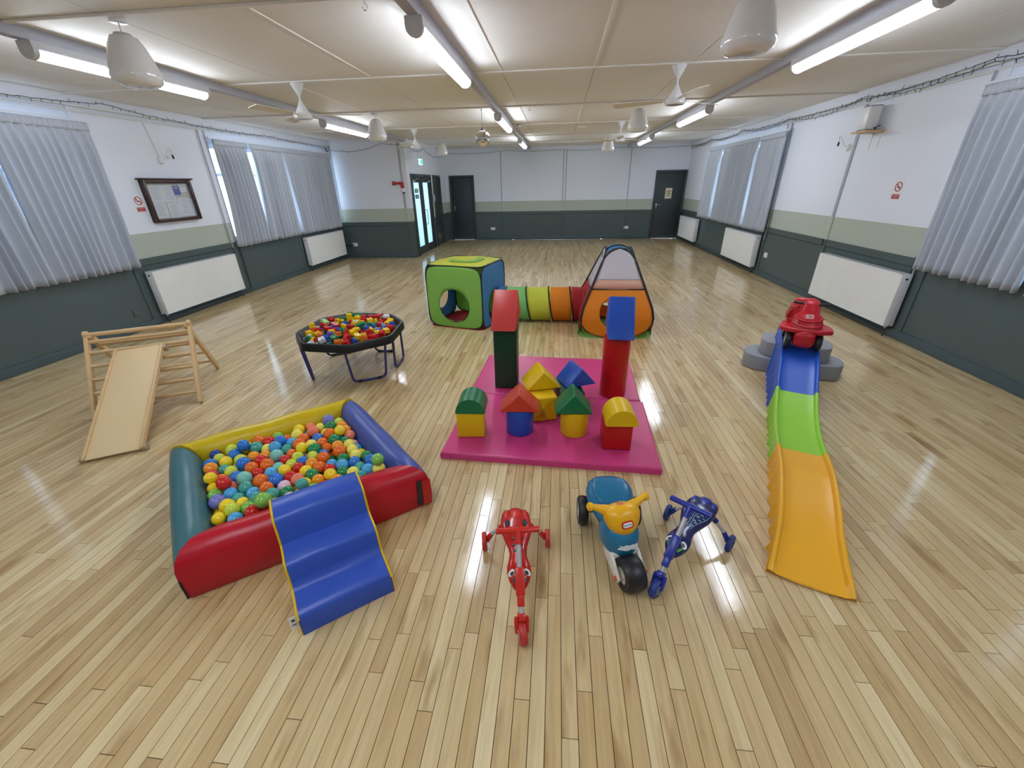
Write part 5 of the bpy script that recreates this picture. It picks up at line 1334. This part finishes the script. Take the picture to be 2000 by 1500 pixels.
# ================================================================== roller coaster track
th = math.radians(23); cdv = Vector((math.sin(th), math.cos(th), 0)); cnv = Vector((cdv.y, -cdv.x, 0)); OM = Vector((1.21, 1.405, 0))
rc = thing('toy_roller_coaster', 'ride-on roller coaster track in blue, green and yellow with grey steps', 'toy track', (OM.x, OM.y, 0), -th)   # local +Y runs up the track
zp_ = [(0, .012), (.10, .035), (.25, .078), (.45, .125), (.70, .150), (.85, .140), (1.0, .120), (1.15, .102), (1.30, .096), (1.45, .108), (1.6, .135), (1.75, .182), (1.9, .245), (2.05, .315), (2.18, .365), (2.30, .388), (2.45, .392), (2.80, .392)]
def cz(s):
    for k in range(len(zp_) - 1):
        (a, x), (b, y) = zp_[k], zp_[k + 1]
        if a <= s <= b:
            t = (s - a) / (b - a); p0_ = zp_[max(0, k - 1)]; p3 = zp_[min(len(zp_) - 1, k + 2)]
            m0 = (y - p0_[1]) / (b - p0_[0]) * (b - a); m1 = (p3[1] - x) / (p3[0] - a) * (b - a)
            return (2 * t ** 3 - 3 * t * t + 1) * x + (t ** 3 - 2 * t * t + t) * m0 + (-2 * t ** 3 + 3 * t * t) * y + (t ** 3 - t * t) * m1
    return zp_[-1][1]
def cw(s): return .140 + .032 * max(0, 1 - s / .35) ** 1.6
def track(nm, s0, s1, m, raise_=0):
    bm = NB(); n = int((s1 - s0) / .02); rg = []
    for k in range(n + 1):
        s = s0 + (s1 - s0) * k / n; z = cz(s); w_ = cw(s); rib = .020 * max(0, math.sin(2 * PI * s / .13)) ** 3 if z > .05 else 0
        rh = .030 * min(1, s / .06 + .25)
        pr_ = [(-w_ - .006 - rib, .0), (-w_ - .004 - rib * .8, max(.001, z * .5)), (-w_ - .002, max(.002, z - .01)), (-w_, z + rh * .8), (-w_ + .006, z + rh), (-w_ + .016, z + rh), (-w_ + .022, z + rh * .8), (-w_ + .028, z + .004), (-w_ + .04, z), (-.06, z - .002), (.06, z - .002), (w_ - .04, z), (w_ - .028, z + .004), (w_ - .022, z + rh * .8), (w_ - .016, z + rh), (w_ - .006, z + rh), (w_, z + rh * .8), (w_ + .002, max(.002, z - .01)), (w_ + .004 + rib * .8, max(.001, z * .5)), (w_ + .006 + rib, 0)]
        bow = -.02 * (1 - s / .06) if s < .06 else 0
        rg.append([bm.verts.new((x, s + bow * (1 - (x / .17) ** 2), zz + raise_)) for x, zz in pr_])
    for a, b in zip(rg, rg[1:]):
        for k in range(len(a) - 1): bm.faces.new((a[k], a[k + 1], b[k + 1], b[k]))
        bm.faces.new((a[-1], a[0], b[0], b[-1]))
    bm.faces.new(rg[0]); bm.faces.new(list(reversed(rg[-1])))
    return obj(nm, bm, m, rc, ang=50)
track('yellow_track', 0, 1.0, mat('amber_yellow_track_plastic', (236, 172, 32), rough=.38, vary=.05, scale=5), .001); track('green_track', 1.002, 1.772, mat('lime_track_plastic', (146, 204, 54), rough=.38, vary=.05, scale=5), .001)
track('blue_track', 1.774, 2.80, mat('blue_track_plastic', (28, 84, 190), rough=.38, vary=.05, scale=5), .001)
m_grey = mat('grey_step_plastic', (146, 148, 154), rough=.45, vary=.04)
for s_ in (-1, 1):
    def hp(r, y0): return [(0, y0 + r * .95)] + [(r * math.sin(a), y0 - r * .95 * math.cos(a) * -1 if False else y0 + r * .62 * math.cos(a)) for a in [PI * k / 12 for k in range(0, 13)]][0:]
    bm = NB()
    o1 = [(.0, 2.98), (.16, 2.97), (.24, 2.90), (.26, 2.80), (.25, 2.70), (.20, 2.64), (.10, 2.61), (0, 2.60)]
    o2 = [(.0, 2.96), (.08, 2.95), (.125, 2.90), (.135, 2.80), (.125, 2.70), (.09, 2.65), (.0, 2.62)]
    for o_, z0_, z1_ in ((o1, .001, .15), (o2, .150, .30)):
        pp = [(s_ * (.152 + x) + .03, y - .02) for x, y in o_]
        if s_ < 0: pp.reverse()
        prism(bm, list(reversed(pp)), z1_ - z0_, T(0, 0, z0_), bev=.012, seg=3)
    obj('grey_steps', bm, m_grey, rc, ang=50)
# ---- red car on the top of the track
cs = 2.36; cpos = OM + cdv * cs; zc_ = cz(cs) + .006
car = thing('ride_on_car', 'red ride-on toy car parked at the top of the coaster track', 'toy car', (cpos.x, cpos.y, zc_), -th + PI)     # local +Y is the car's front, facing down the track
m_cr = plastic('toy_car_red', (186, 20, 38), .32)
bm = NB(); loft(bm, [(-.25, .10, .06, .05), (-.23, .11, .08, .065), (-.12, .11, .078, .065), (.02, .11, .078, .07), (.12, .11, .080, .08), (.19, .105, .076, .075), (.215, .10, .065, .06), (.225, .10, .045, .045)], 24, e=3.4); cb = obj('car_body', bm, m_cr, car, ang=60)
bm = NB(); prism(bm, [(-.165, -.02), (-.19, .08), (-.185, .16), (-.10, .205), (.10, .205), (.185, .16), (.19, .08), (.165, -.02)], .036, T(0, 0, .152), bev=.010); obj('front_bumper', bm, m_cr, car, ang=50)
bm = NB(); prism(bm, [(-.125, -.27), (-.13, -.20), (-.12, -.05), (.12, -.05), (.13, -.20), (.125, -.27), (.08, -.30), (-.08, -.30)], .035, T(0, 0, .130), bev=.010); obj('rear_fender', bm, m_cr, car, ang=50)
# dash column: rings going up
def vloft(bm, rings, seg=20, e=2.6):
    R3 = []
    for z, y, hx, hy in rings:
        R3.append([bm.verts.new((hx * math.copysign(abs(math.cos(t)) ** (2 / e), math.cos(t)), y + hy * math.copysign(abs(math.sin(t)) ** (2 / e), math.sin(t)), z)) for t in [2 * PI * k / seg for k in range(seg)]])
    for a, b in zip(R3, R3[1:]):
        for k in range(seg): bm.faces.new((a[k], a[(k + 1) % seg], b[(k + 1) % seg], b[k]))
    bm.faces.new(list(reversed(R3[0]))); bm.faces.new(R3[-1])
bm = NB(); vloft(bm, [(.16, .11, .115, .085), (.20, .10, .112, .085), (.24, .085, .105, .078), (.275, .07, .096, .066), (.29, .062, .075, .055), (.33, .05, .060, .045), (.365, .04, .052, .038), (.38, .036, .044, .030), (.386, .035, .03, .02)], 24); dc = obj('dash_column', bm, m_cr, car, ang=60)
bm = NB()
for z, y, hx, hy in ((.205, .098, .114, .088), (.245, .083, .106, .080)):
    tube(bm, [(hx * math.copysign(abs(math.cos(t)) ** .77, math.cos(t)), y + hy * math.copysign(abs(math.sin(t)) ** .77, math.sin(t)), z + .03 * abs(math.cos(t)) ** 2) for t in [PI * (.14 + .72 * k / 20) for k in range(21)]], .006, 8)
obj('moulded_ribs', bm, m_cr, dc)
bm = NB(); vloft(bm, [(.15, -.20, .12, .05), (.22, -.225, .12, .035), (.29, -.245, .11, .026), (.33, -.255, .09, .02), (.345, -.258, .06, .014)], 20); obj('seat_back', bm, m_cr, car, ang=60)
bm = NB(); tube(bm, [(.085, .045, .33), (.115, -.03, .30), (.125, -.12, .24), (.12, -.2, .19)], [.016, .022, .024, .02], 10); obj('side_arm', bm, m_cr, car)
bm = NB()
for s in (-1, 1): tube(bm, [(s * .05, .035, .362), (s * .125, .022, .366)], .011, 10)
obj('handle_grips', bm, m_black, car)
sn = Vector((0, .9, .35)).normalized(); q = Matrix((Vector((-1, 0, 0)), sn.cross(Vector((-1, 0, 0))), sn)).transposed().to_4x4(); q.translation = Vector((.0, .128, .286))
bdg = badge('logo_badge', dc, plastic('pink_white_badge', (232, 196, 202), .4), .052, .034, .006, q @ T(0, -.006, .002), .006)
bm = NB(); tube(bm, [q @ Vector((x, y - .006, .009)) for x, y in ((-.016, -.006), (-.013, .008), (-.002, .011), (.008, .009), (.004, .0), (-.004, -.004), (.006, -.009), (.016, -.004), (.018, .006))], .0022, 6); obj('logo_print', bm, m_cr, bdg)
for s in (-1, 1):
    wheel('front_wheel', car, (s * .106, .135, .073), .071, .046, m_tyre, m_eye, 0, .5); wheel('rear_wheel', car, (s * .106, -.165, .073), .071, .046, m_tyre, m_eye, 0, .5)
